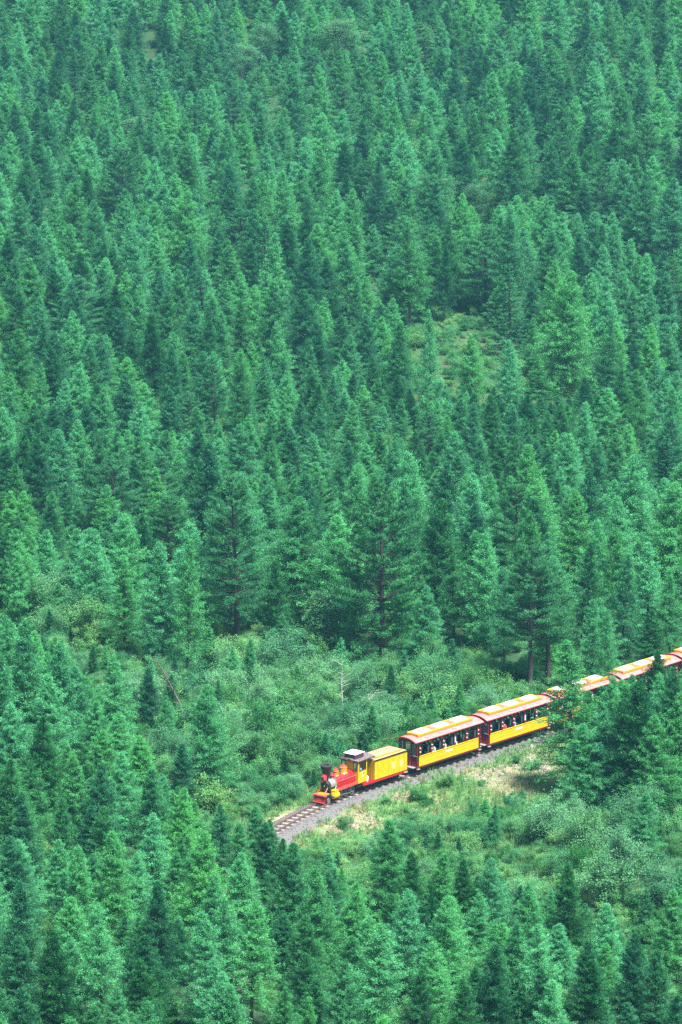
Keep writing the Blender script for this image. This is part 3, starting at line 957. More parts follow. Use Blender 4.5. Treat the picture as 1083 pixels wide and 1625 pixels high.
def scatter(name, kind, items, parts=('trunk', 'crown'), only_crown=False):
    """one object that stands copies of the real plants on a list of points"""
    idxs = sorted({i for (k, i) in FIRST if k == kind})
    pts = np.array([t['p'] for t in items], np.float32)
    pts[:, 2] -= .05
    me = bpy.data.meshes.new(name)
    me.vertices.add(len(pts))
    me.vertices.foreach_set('co', pts.ravel())
    a = me.attributes.new('pick', 'INT', 'POINT'); b = me.attributes.new('turn', 'FLOAT_VECTOR', 'POINT'); c = me.attributes.new('size', 'FLOAT_VECTOR', 'POINT')
    pk, tn, szs = [], [], []
    for t in items:
        e = [(abs(2 * PROTO[kind][i][1] / PROTO[kind][i][0] - t['w'] / t['H']) / .2 + kr.uniform(0, .9), n) for n, i in enumerate(idxs)]
        n = min(e)[1]
        pk.append(n); tn += [R(kr.normal(0, 1.8)), R(kr.normal(0, 1.8)), t['rz']]
        q = PROTO[kind][idxs[n]]
        szs += [t['w'] / (2 * q[1]), t['w'] / (2 * q[1]), t['H'] / q[0]]
    a.data.foreach_set('value', np.array(pk, np.int32)); b.data.foreach_set('vector', np.array(tn, np.float32)); c.data.foreach_set('vector', np.array(szs, np.float32))
    me.update()
    o = link(name, me)
    ng = bpy.data.node_groups.new(name + '_nodes', 'GeometryNodeTree')
    ng.interface.new_socket('Geometry', in_out='INPUT', socket_type='NodeSocketGeometry')
    ng.interface.new_socket('Geometry', in_out='OUTPUT', socket_type='NodeSocketGeometry')
    N = ng.nodes
    gi = N.new('NodeGroupInput'); go = N.new('NodeGroupOutput')
    iop = N.new('GeometryNodeInstanceOnPoints')
    ng.links.new(gi.outputs[0], iop.inputs['Points'])
    join = N.new('GeometryNodeJoinGeometry')
    for i in reversed(idxs):
        jj_ = N.new('GeometryNodeJoinGeometry')
        for ob in (FIRST[(kind, i)][1:] if only_crown else FIRST[(kind, i)]):
            oi = N.new('GeometryNodeObjectInfo'); oi.transform_space = 'ORIGINAL'
            oi.inputs['Object'].default_value = ob
            oi.inputs['As Instance'].default_value = False
            ng.links.new(oi.outputs['Geometry'], jj_.inputs[0])
        g2 = N.new('GeometryNodeGeometryToInstance')
        ng.links.new(jj_.outputs[0], g2.inputs[0])
        ng.links.new(g2.outputs[0], join.inputs[0])
    ng.links.new(join.outputs[0], iop.inputs['Instance'])
    iop.inputs['Pick Instance'].default_value = True
    for nm, ty, sock in (('pick', 'INT', 'Instance Index'), ('turn', 'FLOAT_VECTOR', 'Rotation'), ('size', 'FLOAT_VECTOR', 'Scale')):
        na = N.new('GeometryNodeInputNamedAttribute'); na.data_type = ty
        na.inputs['Name'].default_value = nm
        ng.links.new(na.outputs['Attribute'], iop.inputs[sock])
    ng.links.new(iop.outputs[0], go.inputs[0])
    md = o.modifiers.new('scatter', 'NODES')
    md.node_group = ng
    o['kind'] = 'stuff'
    return o


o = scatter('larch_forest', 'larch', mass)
tag(o, 'dense larch forest covering the slope behind the nearer larches', 'forest')
if massother:
    pass

# ------------------------------------------------------------ bushes
sr = np.random.default_rng(3)
bushes = []
BIG = [  # kind, x, y top, y foot, width, label
    ('willow', 95, 905, 985, 110, 'large grey green willow bush in the hollow at the left forest edge'),
    ('willow', 60, 930, 1000, 80, 'pale willow bush at the left edge of the hollow'),
    ('willow', 130, 945, 1020, 80, 'pale willow bush just below the large willow in the hollow'),
    ('willow', 440, 1005, 1075, 110, 'broad willow bush at the foot of the tall dark bent pine'),
    ('willow', 690, 1040, 1110, 110, 'wide willow bush behind the first coach at the forest edge'),
    ('willow', 640, 1062, 1125, 80, 'willow bush left of the wide one behind the first coach'),
    ('willow', 465, 1075, 1140, 76, 'yellow green willow bush between the dead tree and the birch sticks'),
    ('willow', 750, 1055, 1120, 80, 'dark green bush at the forest edge behind the second coach'),
    ('shrub', 664, 1238, 1270, 36, 'round dark green bush on the grassy bank in front of the tender'),
    ('shrub', 611, 1255, 1276, 22, 'small round bush on the bank below the locomotive cab'),
    ('shrub', 706, 1224, 1248, 34, 'low leafy bush on the bank in front of the first coach'),
    ('willow', 1000, 1255, 1340, 100, 'dark willow thicket at the foot of the airy larch'),
    ('willow', 930, 1290, 1370, 90, 'grey green willow bush left below the small conical larch'),
    ('willow', 870, 1265, 1340, 80, 'bushy willow on the lower right end of the bare bank'),
    ('willow', 1040, 1370, 1450, 90, 'rounded bright green bush at the right edge above the dark larch'),
    ('willow', 960, 1360, 1450, 96, 'wide pale bush right of centre above the near larches'),
    ('willow', 985, 1320, 1400, 90, 'blue green bush beneath the small conical larch'),
]
for kind, x, yt, yb, w, lab in BIG:
    p = at(x, yb)
    s = FPX / (p[1] * math.cos(PITCH) + (HC - p[2]) * math.sin(PITCH))
    H = height_for(p, yt)
    bushes.append(dict(kind=kind, p=p, H=H, w=w / s, rz=sr.uniform(0, 6.28), label=lab))
    put(p[0], p[1], w / s * .6)
cell2 = {}
for k in range(9000):
    y = sr.uniform(186, 268)
    half = y * .0945 + 5
    x = sr.uniform(-half, half)
    z = float(gz(x, y))
    px, py = to_px(x, y, z)
    if not inside(px, py, NO_TREES): continue
    dt = dist_trk(x, y)
    fr = in_front(x, y)
    bank = inside(px, py, BANK) or inside(px, py, VERGE)
    if bank:
        if sr.uniform() > .05: continue
        if dt < 2.6: continue
        H, w, kind = sr.uniform(.35, .8), sr.uniform(.6, 1.2), 'shrub'
    elif fr:
        if dt < 3.2: continue
        H = sr.uniform(.5, 1.7) ; w = H * sr.uniform(.9, 1.4) + .2
        u = sr.uniform()
        kind = 'sapling' if u < .07 else 'willow' if u < .45 else 'shrub'
        if kind == 'sapling': H = sr.uniform(1.5, 3.0); w = H * .55
        Hm = height_for((x, y, z), np.interp(px, [330, 430, 520, 640, 870, 1083], [1335, 1350, 1345, 1305, 1240, 1190]))
        if px > 340: H = min(H, Hm)
        if H < .45: continue
    else:
        if dt < 2.6: continue
        H = sr.uniform(1.2, 2.7); w = H * sr.uniform(.85, 1.25) + .3
        if dt < 5: H *= .6; w *= .7
        u = sr.uniform()
        kind = 'sapling' if u < .10 else 'willow' if u < .62 else 'shrub'
        if kind == 'sapling': H = sr.uniform(2.0, 4.2) * (.6 if dt < 5 else 1); w = H * .5
    if not near_ok(x, y, w * .62): continue
    put(x, y, w * .62)
    bushes.append(dict(kind=kind, p=np.array([x, y, z]), H=H, w=w, rz=sr.uniform(0, 6.28), label=None))
cnt = {'willow': 0, 'shrub': 0, 'sapling': 0}
bushes.sort(key=lambda t: (t['label'] is None, -t['H'] * t['w']))
low = []
for t in bushes:
    cnt[t['kind']] += 1
    x, y, z = t['p']
    if cnt[t['kind']] > 290:
        low.append(t); continue
    idx = best_proto(t['kind'], t['H'], t['w'], kr)
    if t['label'] is None:
        where = 'on the slope between railway and near larches' if in_front(x, y) else 'between the railway and the forest edge'
        px, _ = to_px(x, y, z)
        if t['kind'] == 'willow': lab = 'pale green willow bush ' + where + (', left half' if px < 541 else ', right half')
        else: lab = 'low green leafy shrub ' + where + (', left half' if px < 541 else ', right half')
        lab = 'AUTO'
    else: lab = t['label']
    plant(t['kind'], idx, t['p'], t['H'], t['w'], t['rz'], lab)
stats.update(cnt)

# labels of the plants that have no description of their own: by look and by the nearest landmark
MARKS = [('pointed bright larch', 652, 354), ('dark spruce behind the glade', 812, 418), ('thick trunked larch', 894, 432), ('lone glade larch', 750, 530),
         ('long stemmed larch', 684, 495), ('large old pine', 607, 772), ('dark bent pine', 378, 760), ('pine above the second coach', 841, 862), ('airy tall larch', 909, 1024),
         ('birch between the pines', 512, 836), ('round high birch', 385, 62), ('broad high birch', 548, 22), ('small round birch', 762, 285), ('larch trio', 258, 862),
         ('pale feathery larch', 190, 1038), ('rounded dense larch', 130, 1058), ('round topped larch', 617, 1304), ('larch touching the rails', 410, 1282), ('broad dark near larch', 320, 1322),
         ('bright twin tips', 465, 1572), ('dark edge larch', 1072, 1412), ('small conical larch', 1018, 1256), ('locomotive', 540, 1240), ('yellow tender', 612, 1215), ('first coach', 695, 1180),
         ('second coach', 815, 1145), ('willow thicket', 1000, 1255), ('leaning dead trunk', 285, 1110), ('upright dead birch', 543, 1060), ('large hollow willow', 95, 905)]


def auto_labels():
    used = set()
    med = {}
    for kind in PROTO:
        hs = sorted(q[4] for q in PLANTED if q[1] == kind) or [1]
        rs_ = sorted(q[5] / q[4] for q in PLANTED if q[1] == kind) or [1]
        med[kind] = (hs[len(hs) // 3], hs[2 * len(hs) // 3], rs_[len(rs_) // 2])
    word = {'sapling': 'larch sapling', 'larch': 'larch', 'pine': 'layered pine', 'spruce': 'dark spruce', 'birch': 'pale birch', 'willow': 'willow bush', 'shrub': 'leafy shrub'}
    for q in PLANTED:
        t, kind, x, y, H, w = q
        if t['label'] != 'AUTO': used.add(t['label'])
    for q in PLANTED:
        t, kind, x, y, H, w = q
        if t['label'] != 'AUTO': continue
        a = 'short' if H < med[kind][0] else 'tall' if H > med[kind][1] else 'middling'
        if kind in ('willow', 'shrub'): a = {'short': 'low', 'tall': 'large', 'middling': 'middling'}[a]
        b_ = 'slim' if w / H < med[kind][2] else 'broad'
        cand = sorted(MARKS, key=lambda m: math.hypot(m[1] - x, (m[2] - y) * 1.2))[:16]
        lab0 = None
        for m in cand:
            dx, dy = x - m[1], y - m[2]
            d = math.hypot(dx, dy)
            ud = 'beyond' if dy < 0 else 'in front of'
            lr = 'left of' if dx < 0 else 'right of'
            if abs(dx) > 2.2 * abs(dy): rel = lr
            elif abs(dy) > 2.2 * abs(dx): rel = ud
            else: rel = ('beyond and ' if dy < 0 else 'in front and ') + lr
            far_ = 'just ' if d < 50 else '' if d < 95 else 'some way ' if d < 160 else 'well ' if d < 240 else 'far '
            lab = '%s %s %s %s%s the %s' % (a, b_, word[kind], far_, rel, m[0])
            if lab0 is None: lab0 = lab
            if lab not in used: break
        else:
            lab = lab0
        used.add(lab)
        t['label'] = lab


auto_labels()

# undergrowth: low bushes below and between the trees
und = []
for k in range(15000):
    y = sr.uniform(176, 470)
    half = y * .0945 + 4
    if sr.uniform() > half / 50: continue
    x = sr.uniform(-half, half)
    z = float(gz(x, y))
    px, py = to_px(x, y, z)
    if dist_trk(x, y) < 2.3: continue
    if inside(px, py, BANK) or inside(px, py, VERGE):
        if sr.uniform() > .25 or bare(px, py) > .3: continue
        H = sr.uniform(.12, .32)
    elif inside(px, py, NO_TREES):
        if px > 340 and in_front(x, y) and sr.uniform() < .5: continue
        H = sr.uniform(.25, .8)
    elif inside(px, py, GLADE): H = sr.uniform(.25, .8)
    elif hollow(px, py): H = sr.uniform(.2, .5)
    else: H = sr.uniform(.4, 1.3)
    und.append(dict(p=np.array([x, y, z]), H=H, w=H * sr.uniform(1.0, 1.8), rz=sr.uniform(0, 6.28)))
for k in range(9000):      # thicker low growth in the glades, thinner towards the top of the slope
    y = sr.uniform(300, 560); x = sr.uniform(-55, 55)
    z = float(gz(x, y)); px, py = to_px(x, y, z)
    if not (-20 < px < 1103): continue
    if inside(px, py, GLADE) or inside(px, py, GLADE2) or inside(px, py, GLADE3) or sr.uniform() < .35:
        H = sr.uniform(.35, 1.25)
        und.append(dict(p=np.array([x, y, z]), H=H, w=H * sr.uniform(1.0, 1.8), rz=sr.uniform(0, 6.28)))
o = scatter('undergrowth', 'shrub', und + low, only_crown=True)
tag(o, 'low leafy undergrowth between and below the trees', 'undergrowth')
stats['und'] = len(und)

# grass on the bank, the verge and in the glade
gc, gd, gl, gw, gt = [], [], [], [], []
dc = []
k = 0
gr = np.random.default_rng(9)


def gz_pts(a):
    return gz(a[:, 0], a[:, 1])


cand = np.stack([gr.uniform(-24, 26, 60000), gr.uniform(194, 256, 60000)], 1)
zz = gz_pts(cand)
keep, dry = [], []
for (x, y), z in zip(cand, zz):
    px, py = to_px(x, y, z)
    if not (300 < px < 1100): continue
    if inside(px, py, BANK) or inside(px, py, VERGE):
        if dist_trk(x, y) < gr.uniform(.60, .85) + (.45 if px < 620 else 0): continue
        nz = math.sin(x * .9 + 1.7 * math.sin(y * .45)) * math.sin(y * .8 + x * .35)
        if gr.uniform() < bare(px, py) * .7: continue
        if nz > .45 and gr.uniform() < .5: continue
        keep.append((x, y, z)); dry.append(nz > .15 and gr.uniform() < .6)
    elif inside(px, py, NO_TREES) and dist_trk(x, y) > 1.5:
        keep.append((x, y, z)); dry.append(False)
cand = np.stack([gr.uniform(-2, 26, 16000), gr.uniform(318, 390, 16000)], 1)
for (x, y), z in zip(cand, gz_pts(cand)):
    px, py = to_px(x, y, z)
    if inside(px, py, GLADE) and gr.uniform() < .45: keep.append((x, y, z)); dry.append(gr.uniform() < .08)
keep = np.array(keep); dry = np.array(dry)
for nm, sel, mt in (('grass', ~dry, 'grass'), ('dry_grass', dry, 'dry_grass')):
    K = keep[sel]
    nbld = 9
    K = K.copy()
    for q_ in K:
        if abs(q_[0]) < 30:
            d_ = dist_trk(q_[0], q_[1])
            if d_ < 1.6: q_[2] = max(q_[2], np.interp(d_, [.7, 1.0, 1.5], [.24, .13, -.12]))
    c = np.repeat(K, nbld, 0) + np.concatenate([gr.normal(0, .07, (len(K) * nbld, 2)), np.zeros((len(K) * nbld, 1))], 1)
    d = gr.normal(0, .42, c.shape); d[:, 2] = 1
    d /= np.linalg.norm(d, axis=1, keepdims=True)
    hgt = np.repeat(gr.uniform(.12, .50, len(K)), nbld) * gr.uniform(.6, 1.2, len(c))
    v, f, t = tri_tufts(c, d, gr.normal(0, 1, c.shape), hgt, gr.uniform(.02, .05, len(c)), np.clip(np.repeat(gr.normal(.5, .22, len(K)), nbld) + gr.normal(0, .1, len(c)), 0, 1))
    o = link(nm, npmesh(nm, v, f, M[mt], t))
    tag(o, 'fresh green grass on the bank by the track and in the glade' if nm == 'grass' else 'straw coloured dry grass patches on the bank by the track', 'grass', kind='stuff')
    stats[nm] = len(f)

# ------------------------------------------------------------ mesh collector
class MB:
    def __init__(s):
        s.bm = bmesh.new()

    def box(s, c, d, m=None, taper=None):
        g = bmesh.ops.create_cube(s.bm, size=1)
        for v in g['verts']:
            k = 1
            if taper and v.co.z > 0: v.co.x *= taper[0]; v.co.y *= taper[1]
            v.co = Vector((v.co.x * d[0], v.co.y * d[1], v.co.z * d[2]))
            if m is not None: v.co = m @ v.co
            v.co += Vector(c)
        return s

    def cyl(s, a, b, r1, r2=None, n=16, caps=True):
        r2 = r1 if r2 is None else r2
        a = Vector(a); b = Vector(b); d = b - a
        q = d.to_track_quat('Z', 'Y').to_matrix().to_4x4()
        g = bmesh.ops.create_cone(s.bm, cap_ends=caps, segments=n, radius1=r1, radius2=r2, depth=d.length, matrix=Matrix.Translation((a + b) / 2) @ q)
        return s

    def ball(s, c, r, sc_=(1, 1, 1), n=12):
        g = bmesh.ops.create_uvsphere(s.bm, u_segments=n, v_segments=max(6, n // 2), radius=r)
        for v in g['verts']: v.co = Vector((v.co.x * sc_[0], v.co.y * sc_[1], v.co.z * sc_[2])) + Vector(c)
        return s

    def lathe(s, prof, c, n=20, axis='z'):
        vs_ = []
        for (r, h) in prof:
            ring = []
            for k in range(n):
                a = 2 * PI * k / n
                if axis == 'z': p = (c[0] + r * math.cos(a), c[1] + r * math.sin(a), c[2] + h)
                elif axis == 'x': p = (c[0] + h, c[1] + r * math.cos(a), c[2] + r * math.sin(a))
                else: p = (c[0] + r * math.cos(a), c[1] + h, c[2] + r * math.sin(a))
                ring.append(s.bm.verts.new(p))
            vs_.append(ring)
        for i in range(len(vs_) - 1):
            for k in range(n):
                s.bm.faces.new((vs_[i][k], vs_[i][(k + 1) % n], vs_[i + 1][(k + 1) % n], vs_[i + 1][k]))
        return s

    def grid(s, fn, nu, nv, thick=0):
        P = [[s.bm.verts.new(fn(i / nu, j / nv)) for j in range(nv + 1)] for i in range(nu + 1)]
        for i in range(nu):
            for j in range(nv): s.bm.faces.new((P[i][j], P[i + 1][j], P[i + 1][j + 1], P[i][j + 1]))
        return s

    def mesh(s, name, mat, smooth=False, bevel=0):
        bmesh.ops.recalc_face_normals(s.bm, faces=s.bm.faces)
        if bevel:
            ed = [e for e in s.bm.edges if len(e.link_faces) == 2 and e.calc_face_angle(0) > R(50)]
            bmesh.ops.bevel(s.bm, geom=ed, offset=bevel, segments=1, affect='EDGES')
        me = bpy.data.meshes.new(name)
        s.bm.to_mesh(me); s.bm.free()
        me.materials.append(M[mat])
        if smooth:
            for p in me.polygons: p.use_smooth = True
            try: me.set_sharp_from_angle(angle=R(40))
            except Exception: pass
        return me

    def build(s, name, mat, parent=None, smooth=False, bevel=0, label=None, loc=None):
        o = link(name, s.mesh(name, mat, smooth, bevel), parent, loc)
        if label: o['label'] = label
        return o


# ------------------------------------------------------------ railway: ballast, sleepers, rails
S0, S1 = 1.0, SEG[-1] - .5
sv = np.arange(S0, S1, .35)
prof = [(-1.35, -.12), (-.95, .14), (-.7, .24), (0, .25), (.7, .24), (1.0, .13), (1.5, -.12)]
bv, bf = [], []
br = np.random.default_rng(2)
for i, s in enumerate(sv):
    c = trk(s); d = trk_dir(s); n = np.array([-d[1], d[0]])
    for (o_, h) in prof:
        j = br.normal(0, .04) if abs(o_) > 1 else 0
        q = c + n * (o_ * (1 + j))
        bv.append((q[0], q[1], (0 if abs(o_) < 2 else float(gz(q[0], q[1]))) + h))
m_ = len(prof)
for i in range(len(sv) - 1):
    for j in range(m_ - 1):
        a = i * m_ + j
        bf.append((a, a + 1, a + m_ + 1, a + m_))
o = link('ballast_bed', npmesh('ballast_bed', np.array(bv), np.array(bf), M['ballast'], smooth=False))
tag(o, 'grey stone ballast bed under the narrow railway track', kind='structure')
# loose ballast stones
ns = 13000
ss_ = br.uniform(S0, min(S1, S0 + 75), ns); off = br.normal(0, .95, ns)
off = np.clip(off * .75, -1.7, 1.7)
oct_v = np.array([(1, 0, 0), (-1, 0, 0), (0, 1, 0), (0, -1, 0), (0, 0, 1), (0, 0, -1)], float)
oct_f = np.array([(0, 2, 4), (2, 1, 4), (1, 3, 4), (3, 0, 4), (2, 0, 5), (1, 2, 5), (3, 1, 5), (0, 3, 5)])
SV, SF = [], []
for i in range(ns):
    c = trk(ss_[i]); d = trk_dir(ss_[i]); n = np.array([-d[1], d[0]])
    q = c + n * off[i]
    h = np.interp(off[i], [p_[0] for p_ in prof], [p_[1] for p_ in prof])
    r_ = br.uniform(.025, .06)
    vv = oct_v * br.uniform(.6, 1.2, (6, 1)) * r_
    a = br.uniform(0, 6.28)
    rot = np.array([[math.cos(a), -math.sin(a), 0], [math.sin(a), math.cos(a), 0], [0, 0, .8]])
    SV.append(vv @ rot.T + np.array([q[0], q[1], h + .01])); SF.append(oct_f + 6 * i)
o = link('ballast_stones', npmesh('ballast_stones', np.concatenate(SV), np.concatenate(SF), M['ballast']))
tag(o, 'loose grey stones lying on the railway ballast', 'gravel', kind='stuff')

rt = thing('railway_track', 'narrow gauge railway track with pale sleepers and brown rails on ballast', 'railway track', (0, 0, 0))
G2 = .30
sl_mesh = MB().box((0, 0, 0), (.24, .98, .12)).mesh('sleeper', 'sleeper', bevel=.01)
k = 0
for s in np.arange(S0 + .5, S1 - .5, .60):
    c = trk(s); d = trk_dir(s)
    p = to_px(c[0], c[1], .3)
    if not (330 < p[0] < 1130 and p[1] < 1640): continue
    o = link('sleeper', sl_mesh, rt, (c[0], c[1], .262 + br.normal(0, .006)))
    o.rotation_euler = (0, 0, math.atan2(d[1], d[0]) + br.normal(0, .02))
    k += 1
stats['sleepers'] = k
for sgn in (-1, 1):
    rv, rf = [], []
    cs_ = [(-.045, .325), (.045, .325), (.045, .34), (.012, .355), (.012, .385), (.026, .395), (.026, .42), (-.026, .42), (-.026, .395), (-.012, .385), (-.012, .355), (-.045, .34)]
    for s in sv:
        c = trk(s); d = trk_dir(s); n = np.array([-d[1], d[0]])
        for (a, h) in cs_:
            q = c + n * (sgn * G2 + a)
            rv.append((q[0], q[1], h))
    m_ = len(cs_)
    for i in range(len(sv) - 1):
        for j in range(m_):
            a = i * m_ + j; b = i * m_ + (j + 1) % m_
            rf.append((a, b, b + m_, a + m_))
    link('rail', npmesh('rail', np.array(rv), np.array(rf), M['rail']), rt)

# ------------------------------------------------------------ train
# vehicle frame: +x forward (towards the front of the train), z = 0 on the rail head


def place_on_track(s_front, length, bog=.2):
    a = trk(s_front + length * bog); b = trk(s_front + length * (1 - bog))
    d = a - b; d /= np.linalg.norm(d)
    mid = (a + b) / 2
    # origin at the vehicle's front
    o = mid + d * (length / 2)
    return (o[0], o[1], TRK_Z), math.atan2(d[1], d[0])


def wheel_mesh(rad, mat, spokes=8):
    b = MB()
    b.lathe([(rad * .82, -.03), (rad, -.03), (rad, .03), (rad * .82, .03), (rad * .82, -.03)], (0, 0, 0), 20, 'y')
    b.cyl((0, -.04, 0), (0, .04, 0), rad * .18, n=10)
    for k in range(spokes):
        a = 2 * PI * k / spokes
        b.cyl((0, 0, 0), (math.cos(a) * rad * .85, 0, math.sin(a) * rad * .85), .016, n=5)
    return b.mesh('wheel', mat)


SILVER_WHEEL = wheel_mesh(.27, 'steel', 10)
DARK_WHEEL = wheel_mesh(.2, 'dark', 6)
SMALL_WHEEL = wheel_mesh(.15, 'steel', 6)


def window_frame_box(b, axis, pos, c2, cz, w, h, t, dep):
    """four bars of a frame in the plane with normal 'axis'"""
    for (du, dz, su, sz_) in ((-w / 2, 0, t, h + t), (w / 2, 0, t, h + t), (0, -h / 2, w - t, t), (0, h / 2, w - t, t)):
        if axis == 'y': b.box((c2 + du, pos, cz + dz), (su, dep, sz_))
        else: b.box((pos, c2 + du, cz + dz), (dep, su, sz_))


def make_loco(s):
    loc, rz = place_on_track(s, 4.2, .3)
    T = thing('steam_locomotive', 'small red and yellow steam locomotive with black funnel and cowcatcher at the train front', 'locomotive', loc, rz)
    # cowcatcher
    p = thing_part('cowcatcher', T)
    b = MB()
    b.box((-.02, 0, .50), (.16, .98, .05)); b.box((-.10, 0, .44), (.08, .86, .12))
    b.box((.06, 0, .085), (.06, .86, .05))
    ob = b.build('cowcatcher', 'pilot_red', T, bevel=.008)
    bars = MB()
    for k in range(13):
        y = -.42 + .07 * k
        bars.cyl((-.02, y * .95, .48), (.09 - abs(y) * .18, y, .10), .016, n=6)
    bars.build('bar', 'salmon', ob)
    back = MB(); back.box((-.07, 0, .28), (.03, .80, .36)); back.build('backing_plate', 'maroon', ob)
    # frame
    b = MB(); b.box((-1.8, 0, .33), (3.3, .42, .16)); b.box((-.35, 0, .45), (.7, .75, .10)); b.build('chassis', 'dark', T, bevel=.01)
    b = MB()
    for sg in (-1, 1):
        b.cyl((-.10, sg * .30, .55), (-.52, sg * .22, .86), .022, n=8)
    b.build('brace', 'salmon', T)
    b = MB(); b.box((-.30, 0, .53), (.50, .7, .05)); b.build('front_deck', 'orange_yellow', T, bevel=.008)
    # smokebox
    AX = .95
    b = MB(); b.lathe([(0, 0), (.12, .0), (.22, -.03), (.30, -.06), (.31, -.08), (.31, -.28)], (-.48, 0, AX), 28, 'x')
    sb = b.build('smokebox', 'black', T, smooth=True)
    b = MB(); b.lathe([(0, .045), (.03, .04), (.04, .0)], (-.48, 0, AX), 12, 'x')
    for a in range(8):
        b.ball((-.50, math.cos(a * PI / 4) * .24, AX + math.sin(a * PI / 4) * .24), .016, n=6)
    b.build('door_handle', 'steel', sb)
    b = MB(); b.lathe([(.285, 0), (.30, -.01), (.30, -.45), (.40, -.50)], (-.76, 0, AX), 28, 'x'); b.build('silver_jacket', 'silver', T, smooth=True)
    # boiler
    b = MB(); b.lathe([(.30, 0), (.395, -.01), (.41, -.05), (.42, -.9), (.45, -1.0), (.46, -1.78)], (-1.24, 0, AX + .01), 32, 'x')
    bo = b.build('boiler', 'red', T, smooth=True)
    for u in (-.05, -.62, -1.05, -1.5):
        b = MB(); rr = .425 if u > -1 else .468; b.lathe([(rr - .02, .015), (rr, .015), (rr, -.015), (rr - .02, -.015)], (-1.24 + u, 0, AX + .01), 32, 'x'); b.build('boiler_band', 'salmon', bo, smooth=True)
    b = MB()
    for sg in (-1, 1):
        b.cyl((-1.3, sg * .46, AX + .18), (-2.95, sg * .49, AX + .18), .012, n=6)
    b.build('handrail', 'steel', bo)
    # funnel
    b = MB(); b.lathe([(.14, .0), (.11, .04), (.105, .12), (.12, .16), (.35, .88), (.365, .90), (.365, .96), (.22, .99), (.16, .98), (.14, .80)], (-.62 + -.08, 0, AX + .27), 28)
    fu = b.build('funnel', 'black', T, smooth=True)
    b = MB(); b.lathe([(.368, .90), (.372, .91), (.370, .97), (.28, 1.005), (.18, 1.0), (.17, .985)], (-.70, 0, AX + .27), 28); b.build('rim', 'dark', fu, smooth=True)
    # headlamp
    b = MB(); b.box((-.50, 0, AX + .36), (.10, .22, .10)); b.box((-.45, 0, AX + .52), (.26, .26, .27)); b.box((-.45, 0, AX + .68), (.16, .16, .06)); b.cyl((-.62, 0, AX + .36), (-.3, 0, AX + .3), .03, n=6)
    hl = b.build('headlight', 'pilot_red', T, bevel=.02)
    b = MB(); b.lathe([(0, .01), (.08, .02), (.105, 0), (.11, -.03)], (-.31, 0, AX + .52), 16, 'x'); b.build('lens', 'purple', hl, smooth=True)
    # domes, bell
    for (u, r_, h, nm) in ((-1.62, .17, .26, 'sand_dome'), (-2.35, .23, .33, 'steam_dome')):
        b = MB(); b.lathe([(r_ * 1.25, 0), (r_ * 1.05, .05), (r_, .08), (r_, h), (r_ * 1.08, h + .02), (r_ * 1.0, h + .06)], (u, 0, AX + .39), 20)
        dm = b.build(nm, 'orange_yellow', T, smooth=True)
        b = MB(); b.lathe([(r_ * 1.0, h + .055), (r_ * .85, h + .12), (r_ * .4, h + .16), (0, h + .17)], (u, 0, AX + .39), 20); b.ball((u, 0, AX + .39 + h + .19), .05, n=8); b.build('cap', 'salmon', dm, smooth=True)
    b = MB(); b.lathe([(.11, 0), (.08, .06), (.05, .13), (0, .15)], (-1.28, 0, AX + .47), 14); b.cyl((-1.28, -.13, AX + .40), (-1.28, -.13, AX + .62), .018, n=6); b.cyl((-1.28, .13, AX + .40), (-1.28, .13, AX + .62), .018, n=6); b.cyl((-1.28, -.13, AX + .62), (-1.28, .13, AX + .62), .018, n=6)
    b.build('bell', 'pilot_red', T, smooth=True)
    b = MB(); b.cyl((-2.02, .1, AX + .40), (-2.02, .1, AX + .66), .03, n=8); b.cyl((-2.02, -.1, AX + .40), (-2.02, -.1, AX + .62), .025, n=8); b.build('whistle', 'steel', T)
    # running boards, cylinders, wheels
    for sg in (-1, 1):
        b = MB(); b.box((-2.0, sg * .50, .70), (2.0, .30, .045)); b.box((-2.0, sg * .64, .67), (2.0, .03, .09)); b.build('running_board', 'salmon', T, bevel=.008)
        b = MB(); b.lathe([(0, .0), (.15, .0), (.20, -.03), (.20, -.46), (.15, -.49), (0, -.49)], (-.60, sg * .54, .42), 20, 'x'); b.box((-.84, sg * .50, .66), (.34, .30, .16))
        cy_ = b.build('cylinder', 'yellow', T, smooth=True)
        b = MB(); b.lathe([(0, .03), (.06, .03), (.07, .0)], (-.60, sg * .54, .42), 12, 'x'); b.build('cover', 'steel', cy_, smooth=True)
        for x in (-1.55, -2.12, -2.69):
            o = link('driving_wheel', SILVER_WHEEL, T, (x, sg * .36, .27))
        for x in (-.45,):
            o = link('leading_wheel', SMALL_WHEEL, T, (x, sg * .34, .15))
        b = MB(); b.box((-2.12, sg * .44, .20), (1.3, .03, .055)); b.box((-1.35, sg * .47, .31), (1.4, .03, .05), Matrix.Rotation(R(-8), 3, 'Y')); b.box((-1.45, sg * .50, .46), (.05, .04, .34)); b.box((-2.4, sg * .50, .46), (.05, .04, .34), Matrix.Rotation(R(12), 3, 'Y'))
        b.build('connecting_rod', 'steel', T, bevel=.006)
        b = MB()
        for x in (-1.6, -2.1, -2.6): b.box((x, sg * .42, .56), (.05, .06, .22))
        b.build('spring_hanger', 'grey', T)
        b = MB(); b.cyl((-1.22, sg * .34, AX - .1), (-.85, sg * .48, .66), .035, n=8); b.build('steam_pipe', 'steel', T, smooth=True)
    # cab
    x0, x1, W, z0, z1 = -2.98, -3.86, 1.30, .62, 1.96
    xm, L = (x0 + x1) / 2, x0 - x1
    cab = MB()
    for sg in (-1, 1):       # side walls with a window opening
        y = sg * (W / 2 - .02)
        cab.box((xm, y, (z0 + 1.36) / 2), (L, .04, 1.36 - z0))
        cab.box((x0 - .05, y, 1.63), (.10, .04, .54)); cab.box((x1 + .05, y, 1.63), (.10, .04, .54))
        cab.box((xm, y, 1.93), (L, .04, .06))
